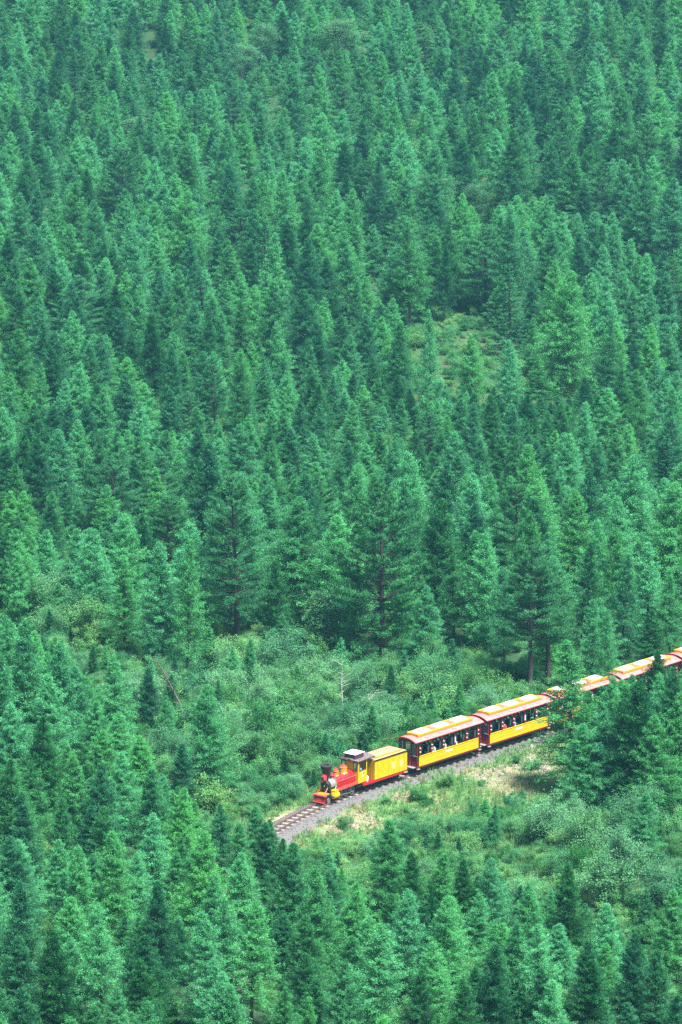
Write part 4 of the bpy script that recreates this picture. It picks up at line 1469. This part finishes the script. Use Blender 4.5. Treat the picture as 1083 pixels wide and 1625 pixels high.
    cab.box((x0 - .02, 0, (z0 + 1.36) / 2), (.04, W - .08, 1.36 - z0))      # front wall, two windows
    for (yc, w) in ((0, .56), (W / 2 - .06, .05), (-W / 2 + .06, .05)):
        cab.box((x0 - .02, yc, 1.63), (.04, w, .54))
    cab.box((x0 - .02, 0, 1.93), (.04, W - .08, .06))
    cb = cab.build('cab', 'yellow', T)
    fr = MB()
    for sg in (-1, 1):
        window_frame_box(fr, 'y', sg * (W / 2 + .004), xm, 1.63, L - .24, .50, .035, .03)
        window_frame_box(fr, 'x', x0 + .004, sg * .43, 1.63, .27, .50, .035, .03)
    f_ = fr.build('window_frame', 'purple', cb)
    for sg in (-1, 1):
        b = MB(); b.box((x0 - .012, sg * .43, 1.63), (.008, .24, .47)); b.build('pane', 'glass', cb)
    # small dark painted marks on the cab side
    for sg in (-1, 1):
        b = MB()
        y = sg * (W / 2 + .003)
        b.box((xm + .12, y, 1.13), (.06, .005, .07))
        b.lathe([(.035, -.0025), (.06, -.0025), (.06, .0025), (.035, .0025), (.035, -.0025)], (xm - .10, y, 1.15), 12, 'y')
        b.build('painted_mark', 'dark', cb)
        b = MB()
        b.lathe([(.0, -.001), (.19, -.001), (.19, .001), (.0, .001)], (xm, sg * (W / 2 + .0008), 1.13), 20, 'y')
        b.build('pale_roundel', 'pale_yellow', cb)
    # cab roof, reaching back over the footplate
    def roof(u, v):
        x = x0 + .12 - u * 1.75; y = (v - .5) * 1.42
        return (x, y, 1.97 + .12 * math.cos((v - .5) * PI))
    b = MB(); b.grid(roof, 2, 10)
    g2 = bmesh.ops.solidify(b.bm, geom=b.bm.faces[:], thickness=.035)
    rf_ = b.build('cab_roof', 'lilac', T)
    b = MB(); b.box((x0 + .12, 0, 1.99), (.035, 1.43, .07)); b.box((x0 - .75, .71, 1.97), (1.76, .03, .06)); b.box((x0 - .75, -.71, 1.97), (1.76, .03, .06)); b.build('edge_trim', 'purple', rf_)
    b = MB(); b.box((xm - .02, 0, 2.21), (.86, .80, .26)); cl = b.build('roof_box', 'purple', T, bevel=.01)
    b = MB(); b.box((xm - .02, 0, 2.352), (.95, .90, .03)); b.build('white_lid', 'white', cl, bevel=.008)
    b = MB(); b.box((xm, 0, .70), (L, W - .1, .05)); b.box((xm - .1, 0, .5), (L + .2, 1.1, .25)); b.build('footplate', 'dark', T)
    b = MB(); b.box((x0 - .12, 0, 1.05), (.12, .7, .6)); b.build('backhead', 'dark', T)
    return T


def thing_part(n, T): return None


def make_tender(s):
    L = 4.05
    loc, rz = place_on_track(s, L)
    T = thing('yellow_tender', 'boxy yellow tender with peach top coupled behind the small locomotive', 'tender', loc, rz)
    b = MB(); b.box((-L / 2, 0, .47), (L, 1.42, .16)); b.build('platform', 'red', T, bevel=.01)
    b = MB(); b.box((-L / 2 - .2, 0, .34), (L - .6, .9, .12)); b.build('underframe', 'dark', T)
    x0, x1 = -1.02, -4.0
    xm, Lb = (x0 + x1) / 2, x0 - x1
    b = MB(); b.box((xm, 0, 1.14), (Lb, 1.48, 1.18)); tank = b.build('tank', 'yellow', T, bevel=.012)
    b = MB()
    for sg in (-1, 1):
        for x in np.linspace(x0 - .25, x1 + .25, 6): b.box((x, sg * .741, 1.12), (.02, .006, 1.08))
    for y in (-.45, 0, .45): b.box((x0 + .004, y, 1.12), (.008, .02, 1.08))
    b.build('seam', 'orange_yellow', tank)
    b = MB()
    b.box((xm, .76, 1.745), (Lb + .06, .05, .055)); b.box((xm, -.76, 1.745), (Lb + .06, .05, .055)); b.box((x1 - .02, 0, 1.745), (.05, 1.47, .055))
    b.build('top_rim', 'black', T)
    b = MB(); b.box((xm, 0, 1.745), (Lb, 1.45, .03)); dk = b.build('top_deck', 'cream', T)
    b = MB(); b.box((xm - .05, 0, 1.80), (Lb - .55, 1.0, .08)); b.build('raised_lid', 'orange_yellow', dk, bevel=.015)
    b = MB(); b.box((xm - .05, 0, 1.846), (Lb - .62, .93, .014)); b.build('peach_panel', 'cream', dk)
    # two faded square panels on each side
    for sg in (-1, 1):
        for x in (xm - .22, xm - .93 + .0):
            b = MB(); b.box((x, sg * .7425, 1.10), (.34, .006, .40)); b.build('pale_square_panel', 'pale_yellow', tank)
    # white barrel and rail in the gap
    b = MB(); b.lathe([(0, .30), (.13, .30), (.17, .25), (.18, .12), (.16, 0)], (-.55, .42, .55), 14); b.build('white_barrel', 'white', T, smooth=True)
    b = MB(); b.box((-.5, -.3, .7), (.35, .4, .3)); b.build('tool_box', 'grey', T, bevel=.01)
    for x in (-.75, -1.25, -2.95, -3.45):
        for sg in (-1, 1): link('wheel', DARK_WHEEL, T, (x, sg * .36, .20))
    b = MB()
    for x in (-1.0, -3.2):
        for sg in (-1, 1): b.box((x, sg * .44, .24), (.75, .05, .12))
    b.build('bogie_frame', 'dark', T)
    b = MB()
    for sg in (-1, 1): b.box((-L + .2, sg * .74, .42), (.3, .12, .05))
    b.build('step', 'lilac', T)
    b = MB(); b.cyl((0, 0, .42), (.3, 0, .42), .04, n=8); b.build('coupler', 'dark', T)
    return T


CL = 6.15      # body length


def make_coach(s):
    """open sided passenger coach, origin at the front end of the roof"""
    RL = 6.45
    loc, rz = place_on_track(s, RL)
    T = thing('passenger_coach', '', 'passenger coach', loc, rz, 'passenger coaches of the train')
    x0, x1 = -.28, -6.17
    xm, L = (x0 + x1) / 2, x0 - x1
    W = 1.46
    y_ = W / 2
    b = MB(); b.box((xm, 0, .46), (L + .1, W, .12)); b.build('floor', 'maroon', T, bevel=.008)
    b = MB(); b.box((xm, 0, .53), (L - .1, W - .15, .01)); b.build('floor_mat', 'dark', T)
    b = MB(); b.box((xm, 0, .34), (L - .4, .8, .14)); b.build('underframe', 'dark', T)
    sx0, sx1 = x0 - .14, x1 + .14      # the yellow sides
    sL = sx0 - sx1
    # three boards to each side
    for sg in (-1, 1):
        for k in range(3):
            b = MB(); b.box(((sx0 + sx1) / 2, sg * y_, .60 + .205 * k), (sL, .04 - .004 * (k == 1), .19)); b.build('side_board', 'yellow', T, bevel=.008)
        b = MB(); b.box(((sx0 + sx1) / 2, sg * (y_ - .02), .80), (sL - .02, .02, .60)); b.build('side_backing', 'orange_yellow', T)
        b = MB(); b.box(((sx0 + sx1) / 2, sg * (y_ - .045), .80), (sL - .02, .02, .60)); b.build('inner_lining', 'dark', T)
        b = MB(); b.box(((sx0 + sx1) / 2, sg * (y_ + .005), 1.125), (sL, .07, .04)); b.build('side_rail', 'yellow', T, bevel=.005)
        b = MB(); b.box((xm, sg * (y_ + .024), .93), (.62, .018, .115)); pl = b.build('name_plate', 'white', T, bevel=.004)
        b = MB()
        for sx in (-.2, -.07, .06, .2): b.box((xm + sx, sg * (y_ + .035), .93), (.08, .005, .04))
        b.build('worn_lettering', 'grey', pl)
        # posts and bulbs
        n = 6
        for k in range(n):
            x = sx0 - .06 - (sL - .12) * k / (n - 1)
            b = MB(); b.box((x, sg * y_, 1.57), (.13, .06, .86)); po = b.build('window_post', 'maroon', T, bevel=.006)
            if k == 3:
                b = MB(); b.box((x, sg * (y_ + .036), 1.50), (.07, .012, .34)); b.build('white_notice', 'white', po)
            else:
                for zz_ in (1.40, 1.64):
                    b = MB(); b.ball((x, sg * (y_ + .05), zz_), .045, n=8); b.build('lamp_globe', 'bulb', po, smooth=True)
        b = MB(); b.box((xm, sg * y_, 2.005), (L, .06, .09)); b.build('roof_beam', 'maroon', T, bevel=.006)
        # gathered curtains beside the posts
        cu = MB()
        for k in range(n - 1):
            xa = sx0 - .06 - (sL - .12) * k / (n - 1)
            for (da, db) in ((.09, .36), (.82, 1.03)):
                cu.grid(lambda u, v, xa=xa, da=da, db=db, sg=sg: (xa - da - (db - da) * u * (1 - .35 * v), sg * (y_ - .06 + .015 * math.sin(u * 18)), 1.95 - .72 * v), 10, 3)
        cu.build('curtain', 'curtain', T)
    # end walls: low panels, three posts, door in the middle
    for (xe, sx) in ((x0, 1), (x1, -1)):
        for sg in (-1, 1):
            b = MB(); b.box((xe, sg * .50, .82), (.05, .46, .62)); b.build('end_panel', 'maroon', T, bevel=.006)
            b = MB(); b.box((xe, sg * (y_ - .03), 1.57), (.07, .07, .86)); b.build('corner_post', 'maroon', T)
            b = MB(); b.box((xe, sg * .26, 1.57), (.06, .06, .86)); b.build('door_post', 'maroon', T)
            b = MB(); b.box((xe, sg * .48, 1.52), (.012, .36, .70)); b.build('end_pane', 'glass', T)
            b = MB(); b.box((xe + sx * .03, sg * .50, 1.15), (.05, .48, .04)); b.build('sill_rail', 'lilac', T)
        b = MB(); b.box((xe + sx * .01, 0, .82), (.05, .44, .62)); b.box((xe + sx * .01, .2, 1.5), (.04, .04, .76)); b.box((xe + sx * .01, -.2, 1.5), (.04, .04, .76)); b.box((xe + sx * .01, 0, 1.86), (.04, .44, .05))
        dr = b.build('end_door', 'pilot_red', T, bevel=.006)
        b = MB(); b.box((xe + sx * .01, 0, 1.5), (.01, .36, .66)); b.build('pane', 'glass', dr)
        b = MB(); b.ball((xe + sx * .05, .15, 1.08), .03, n=6); b.build('handle', 'steel', dr)
        b = MB(); b.box((xe, 0, 2.02), (.06, W - .05, .12)); b.box((xe, 0, 2.10), (.06, W * .7, .10)); b.build('end_header', 'maroon', T)
        b = MB(); b.box((xe + sx * .16, 0, .46), (.30, 1.25, .05)); b.build('end_platform', 'lilac', T, bevel=.006)
        b = MB(); b.cyl((xe, 0, .38), (xe + sx * .42, 0, .38), .035, n=8); b.box((xe + sx * .3, 0, .38), (.1, .3, .07)); b.build('coupler', 'dark', T)
    # roof: curved sheet
    RW = 1.70

    def roof(u, v, off=0):
        return (-RL * u, (v - .5) * RW, 2.06 + .20 * (1 - (2 * (v - .5)) ** 2) ** 1.0 + off)
    b = MB()
    n = 18
    top = [[b.bm.verts.new((-RL * i / 8, (j / n - .5) * RW, 2.06 + .20 * (1 - (2 * j / n - 1) ** 2))) for j in range(n + 1)] for i in range(9)]
    bot = [[b.bm.verts.new((-RL * i / 8, (j / n - .5) * RW, 2.015 + .20 * (1 - (2 * j / n - 1) ** 2))) for j in range(n + 1)] for i in range(9)]
    for i in range(8):
        for j in range(n):
            b.bm.faces.new((top[i][j], top[i + 1][j], top[i + 1][j + 1], top[i][j + 1]))
            b.bm.faces.new((bot[i][j], bot[i][j + 1], bot[i + 1][j + 1], bot[i + 1][j]))
        for j in (0, n): b.bm.faces.new((top[i][j], bot[i][j], bot[i + 1][j], top[i + 1][j]))
    for i in (0, 8):
        for j in range(n): b.bm.faces.new((top[i][j], top[i][j + 1], bot[i][j + 1], bot[i][j]))
    rf_ = b.build('roof', 'pink_roof', T)
    b = MB()
    for u0 in (.012, -RL + -.012):
        def rim(u, v, u0=u0):
            yy = (v - .5) * (RW + .02)
            return (u0 if u0 > 0 else u0, yy, 2.005 + .22 * (1 - (2 * (v - .5)) ** 2) + .075 * u)
        g0 = MB(); 
        b.grid(rim, 1, 14)
    b.build('end_rim', 'red', rf_)
    b = MB()
    for sg in (-1, 1): b.box((-RL / 2, sg * (RW / 2 + .006), 2.045), (RL, .02, .06))
    b.build('eave_trim', 'maroon', rf_)
    # clerestory tray with three white skylight domes and brown panels
    cx, cL, cW, cz = -RL / 2, 5.15, .92, 2.235
    b = MB(); b.box((cx, 0, cz + .05), (cL, cW, .16)); ct = b.build('clerestory', 'orange_yellow', rf_, bevel=.03)
    b = MB()
    zt = cz + .145
    for sg in (-1, 1): b.box((cx, sg * (cW / 2 - .045), zt), (cL, .07, .04))
    for sg in (-1, 1): b.box((cx + sg * (cL / 2 - .04), 0, zt), (.07, cW - .16, .04))
    b.build('clerestory_lip', 'yellow', rf_, bevel=.008)
    b = MB(); b.box((cx, 0, zt - .006), (cL - .16, cW - .17, .014)); b.build('roof_panel', 'brown', rf_)
    for x in (cx + 1.75, cx, cx - 1.75):
        b = MB()

        def dome(u, v, x=x):
            uu = (u - .5) * 2; vv = (v - .5) * 2
            h = max(0, (1 - abs(uu) ** 3)) ** .5 * max(0, (1 - abs(vv) ** 2.6)) ** .5
            return (x + uu * .52, vv * .33, zt + .005 + .15 * h)
        b.grid(dome, 14, 10)
        b.build('skylight', 'white', rf_, smooth=True)
    for sg in (-1, 1):
        for k in range(4):
            x = cx + 1.95 - 1.3 * k
            v = .5 + sg * .59 / RW
            zc = 2.06 + .20 * (1 - (2 * (v - .5)) ** 2)
            m = Matrix.Rotation(-sg * R(16), 3, 'X')
            b = MB(); b.box((x, sg * .60, zc + .02), (.30, .14, .035), m); b.build('roof_vent', 'grey', rf_, bevel=.006)
    # benches inside
    for k in range(5):
        x = sx0 - .62 - (sL - .62) * k / 5
        for sg in (-1, 1):
            b = MB(); b.box((x, sg * .44, .80), (.36, .46, .05)); b.box((x - .2, sg * .44, 1.02), (.04, .46, .42)); b.box((x, sg * .44, .65), (.05, .4, .26))
            b.build('bench', 'bench', T)
    # bogies
    for x in (x0 - .85, x0 - 1.35, x1 + 1.35, x1 + .85):
        for sg in (-1, 1): link('wheel', DARK_WHEEL, T, (x, sg * .36, .20))
    b = MB()
    for x in (x0 - 1.1, x1 + 1.1):
        for sg in (-1, 1): b.box((x, sg * .44, .24), (.75, .05, .12))
    b.build('bogie_frame', 'dark', T)
    b = MB()
    for sg in (-1, 1):
        b.box((x1 + .05, sg * .76, .36), (.24, .12, .04)); b.box((x0 - .05, sg * .76, .36), (.24, .12, .04))
    b.build('step', 'lilac', T)
    return T


def copy_tree(o, parent=None):
    c = o.copy()
    C.objects.link(c)
    c.parent = parent
    for ch in [k for k in o.children]:
        copy_tree(ch, c)
    return c


s_loco = s_at_px(509)
loco = make_loco(s_loco)
s_tender = s_at_px(632) - 4.0
tender = make_tender(s_tender)
s_c1 = s_at_px(643)
coach = make_coach(s_c1)
coach['label'] = 'first coach behind the tender, maroon posts over yellow side boards'
coaches = [coach]
CLAB = ['second coach of the train, in full view at the end of the grassy bank', 'third coach, almost hidden behind the airy larch',
        'fourth coach, only its roof showing above the feathery larches', 'fifth coach, its roof end showing at the right edge']
STEP = 6.72
for k in range(4):
    c = copy_tree(coach)
    loc, rz = place_on_track(s_c1 + STEP * (k + 1), 6.45)
    c.location = loc; c.rotation_euler = (0, 0, rz)
    c['label'] = CLAB[k]
    coaches.append(c)
stats['s'] = (round(float(s_loco), 2), round(float(s_tender), 2), round(float(s_c1), 2))


# ------------------------------------------------------------ people
def person_mesh(shirt, armpose=0):
    """seated figure, origin on the seat, facing +x"""
    J = {  # joint: (pos, radius)
        'pel': ((0, 0, .10), .135), 'wst': ((.01, 0, .26), .125), 'chs': ((.02, 0, .44), .15), 'nck': ((.03, 0, .58), .055), 'hd0': ((.045, 0, .66), .075), 'hd1': ((.05, 0, .76), .085),
        'shl': ((.02, .17, .50), .06), 'ell': ((.06 + .04 * armpose, .23, .27), .045), 'wrl': ((.28, .17, .24 + .1 * armpose), .032), 'hnl': ((.35, .16, .24 + .1 * armpose), .035),
        'shr': ((.02, -.17, .50), .06), 'elr': ((.06, -.23, .27), .045), 'wrr': ((.27, -.16, .22), .032), 'hnr': ((.34, -.15, .22), .035),
        'hpl': ((.04, .09, .08), .095), 'knl': ((.42, .11, .10), .07), 'fal': ((.44, .11, -.26), .045), 'ftl': ((.54, .11, -.31), .04),
        'hpr': ((.04, -.09, .08), .095), 'knr': ((.42, -.11, .10), .07), 'far': ((.44, -.11, -.26), .045), 'ftr': ((.54, -.11, -.31), .04)}
    E = [('pel', 'wst'), ('wst', 'chs'), ('chs', 'nck'), ('nck', 'hd0'), ('hd0', 'hd1'), ('chs', 'shl'), ('shl', 'ell'), ('ell', 'wrl'), ('wrl', 'hnl'), ('chs', 'shr'), ('shr', 'elr'),
         ('elr', 'wrr'), ('wrr', 'hnr'), ('pel', 'hpl'), ('hpl', 'knl'), ('knl', 'fal'), ('fal', 'ftl'), ('pel', 'hpr'), ('hpr', 'knr'), ('knr', 'far'), ('far', 'ftr')]
    names = list(J)
    me = bpy.data.meshes.new('person_skeleton')
    me.from_pydata([J[n][0] for n in names], [(names.index(a), names.index(b)) for a, b in E], [])
    o = bpy.data.objects.new('tmp_person', me)
    C.objects.link(o)
    md = o.modifiers.new('skin', 'SKIN'); md.use_smooth_shade = True
    for i, n in enumerate(names):
        me.skin_vertices[0].data[i].radius = (J[n][1],) * 2
        me.skin_vertices[0].data[i].use_root = (n == 'pel')
    o.modifiers.new('sub', 'SUBSURF').levels = 1
    dg = bpy.context.evaluated_depsgraph_get()
    res = bpy.data.meshes.new_from_object(o.evaluated_get(dg))
    bpy.data.objects.remove(o)
    res.name = 'person'
    res.materials.clear()
    for m in (shirt, 'trousers', 'skin'): res.materials.append(M[m])
    for p in res.polygons:
        c = p.center
        p.use_smooth = True
        if c.z > .56 or (c.x > .17 and abs(c.y) > .09 and c.z > .19): p.material_index = 2
        elif c.z < .17: p.material_index = 1
        else: p.material_index = 0
    return res


b = MB(); b.ball((.035, 0, .785), .105, (1, .95, .95), 12)
hair_mesh = b.mesh('hair', 'hair', smooth=True)
b = MB(); b.lathe([(.19, 0), (.11, .02), (.10, .09), (.05, .12), (0, .125)], (.045, 0, .80), 14)
hat_mesh = b.mesh('sun_hat', 'white', smooth=True)
b = MB(); b.ball((.135, 0, .735), .018, (1, .8, 1.3), 6); b.ball((.125, .035, .765), .012, n=6); b.ball((.125, -.035, .765), .012, n=6)
PM = {s_: person_mesh(s_, i % 2) for i, s_ in enumerate(('white_shirt', 'blue_shirt', 'pink_shirt', 'grey_shirt', 'red_shirt'))}
qr = random.Random(4)
bt = None
CW = ['first', 'second', 'third', 'fourth', 'fifth']
for ci, ch in enumerate(coaches[:4]):
    x0 = -.28; sx0 = x0 - .14; sL = (x0 + 6.17) - .28
    mw = Matrix.Translation(ch.location) @ Matrix.Rotation(ch.rotation_euler[2], 4, 'Z')
    seats = [(k, sg) for k in range(5) for sg in (-1, 1)]
    for (k, sg) in seats:
        if ci > 1 and (k + ci) % 2: continue
        if qr.random() < .35: continue
        x = sx0 - .62 - (sL - .62) * k / 5
        sh = qr.choice(['white_shirt', 'blue_shirt', 'grey_shirt', 'grey_shirt', 'blue_shirt', 'pink_shirt', 'red_shirt'])
        p = mw @ Vector((x + .02, sg * .46, .825))
        # the camera sees the side whose local y is +
        side = 'near' if sg > 0 else 'far'
        hat = qr.random() < .3
        t = link('person', PM[sh])
        t.location = p; t.rotation_euler = (0, 0, ch.rotation_euler[2] + qr.uniform(-.3, .3))
        tag(t, 'passenger in %s%s, %s window, %s side, %s coach' % (sh.replace('_', ' '), ' and white hat' if hat else '', CW[k], side, CW[ci]), 'person', 'passengers seated in the coaches')
        h = link('hair', hair_mesh, t)
        if hat: link('sun_hat', hat_mesh, t)
mw = Matrix.Translation(loco.location) @ Matrix.Rotation(loco.rotation_euler[2], 4, 'Z')
t = link('person', PM['blue_shirt']); t.location = mw @ Vector((-3.5, .30, .92)); t.rotation_euler = (0, 0, loco.rotation_euler[2])
tag(t, 'driver in a blue shirt seated in the yellow locomotive cab', 'person')
link('hair', hair_mesh, t)

# ------------------------------------------------------------ dead trees, sticks, stones on the bank


def stick(name, pts_px, foot, r0, mat, label, cat):
    """bare stem: foot pixel on the ground and (dx, dz) metres along it"""
    p = at(*foot)
    T = thing(name, label, cat, tuple(p))
    P = np.array([(a, b_, c) for a, b_, c in pts_px], float)
    v, f = tubes([P], [np.linspace(r0, r0 * .25, len(P))], 6)
    link('trunk', npmesh('trunk', v, f, M[mat], smooth=True), T)
    r = np.random.default_rng(int(foot[0]))
    paths, rad = [], []
    for k in range(14):
        q = r.uniform(.35, .98)
        i = q * (len(P) - 1); a = int(i)
        o = P[a] + (P[min(a + 1, len(P) - 1)] - P[a]) * (i - a)
        an = r.uniform(0, 6.28); L = r.uniform(.25, .8)
        e = o + np.array([math.cos(an) * L, math.sin(an) * L * .6, L * r.uniform(.1, .8)])
        paths.append(np.stack([o, (o + e) / 2 + np.array([0, 0, .03]), e])); rad.append(np.array([r0 * .3, r0 * .2, r0 * .08]))
    v, f = tubes(paths, rad, 4)
    link('bare_branches', npmesh('bare_branches', v, f, M[mat], smooth=True), T)
    return T


stick('dead_leaning_tree', [(0, 0, 0), (-.75, 0, 1.6), (-1.45, 0, 3.1), (-2.1, 0, 4.4), (-2.5, 0, 5.1)], (313, 1172), .10, 'dead_wood', 'dark dead trunk leaning left over the bushes at the forest edge', 'dead tree')
stick('dead_birch', [(0, 0, 0), (.05, 0, 1.4), (-.03, 0, 2.8), (.04, 0, 4.2)], (543, 1152), .05, 'birch_bark', 'thin upright whitish dead birch stem among the bushes behind the locomotive', 'dead tree')
stick('dead_birch', [(0, 0, 0), (.2, 0, 1.0), (.5, 0, 1.9), (.95, 0, 2.6)], (574, 1158), .04, 'birch_bark', 'short whitish stem leaning right beside the upright dead birch', 'dead tree')
stick('dead_birch', [(0, 0, 0), (-.1, 0, 1.0), (.05, 0, 1.9), (.1, 0, 2.5)], (583, 1160), .035, 'birch_bark', 'shortest whitish dead stem, right of the two other pale stems', 'dead tree')
rr = np.random.default_rng(8)
for (x, y, w, lab) in [(865, 1222, 17, 'largest pale rock on the bare bank near the airy larch'), (848, 1214, 11, 'grey pink rock left of the largest pale rock'), (768, 1238, 9, 'small pale rock on the bare soil patch below the coaches'),
                       (797, 1230, 8, 'small rock at the right end of the bare soil patch'), (658, 1288, 10, 'whitish rock among the plants below the round dark bush'), (844, 1186, 9, 'pale stone in the grass close under the second coach'),
                       (820, 1208, 8, 'small stone between grass tufts above the bare soil patch'), (560, 1312, 9, 'greyish stone on the dry patch below the rails')]:
    p = at(x, y)
    b = MB()
    s = w / 25
    bmesh.ops.create_icosphere(b.bm, subdivisions=2, radius=.5)
    for v in b.bm.verts:
        v.co *= 1 + rr.uniform(-.16, .16)
        v.co = Vector((v.co.x * s * 1.2, v.co.y * s, v.co.z * s * .75))
    o = b.build('rock', 'rock', None, loc=(p[0], p[1], p[2] + .12 * s))
    o.rotation_euler = (0, 0, rr.uniform(0, 6))
    tag(o, lab, 'rock', 'stones on the bank')
SV, SF = [], []
i = 0
for k in range(14000):
    x, y = rr.uniform(-10, 20), rr.uniform(205, 245)
    z = float(gz(x, y))
    px, py = to_px(x, y, z)
    if not inside(px, py, BANK) or dist_trk(x, y) < 2: continue
    nz = math.sin(x * .9 + 1.7 * math.sin(y * .45)) * math.sin(y * .8 + x * .35)
    if bare(px, py) < .3 and rr.uniform() < .93: continue
    vv = oct_v * rr.uniform(.6, 1.2, (6, 1)) * rr.uniform(.03, .11)
    SV.append(vv + np.array([x, y, z + .01])); SF.append(oct_f + 6 * i); i += 1
o = link('bank_pebbles', npmesh('bank_pebbles', np.concatenate(SV), np.concatenate(SF), M['rock']))
tag(o, 'scattered pebbles on the bare soil of the bank', 'gravel', kind='stuff')

# ------------------------------------------------------------ haze
HAZE = 0.00017
m, nt, out = new_mat('haze_air')
pv = nt.nodes.new('ShaderNodeVolumePrincipled')
pv.inputs['Color'].default_value = (.25, .75, 1.0, 1)
pv.inputs['Density'].default_value = HAZE
pv.inputs['Anisotropy'].default_value = .2
nt.links.new(pv.outputs[0], out.inputs['Volume'])
b = MB(); M['haze'] = m
zb, ztp = -4.0, 78.0
b.box((0, 3000, (zb + ztp) / 2), (10600, 12600, ztp - zb))
o = b.build('haze', 'haze')
tag(o, 'pale blue haze in the air over the whole valley', 'haze', kind='stuff')
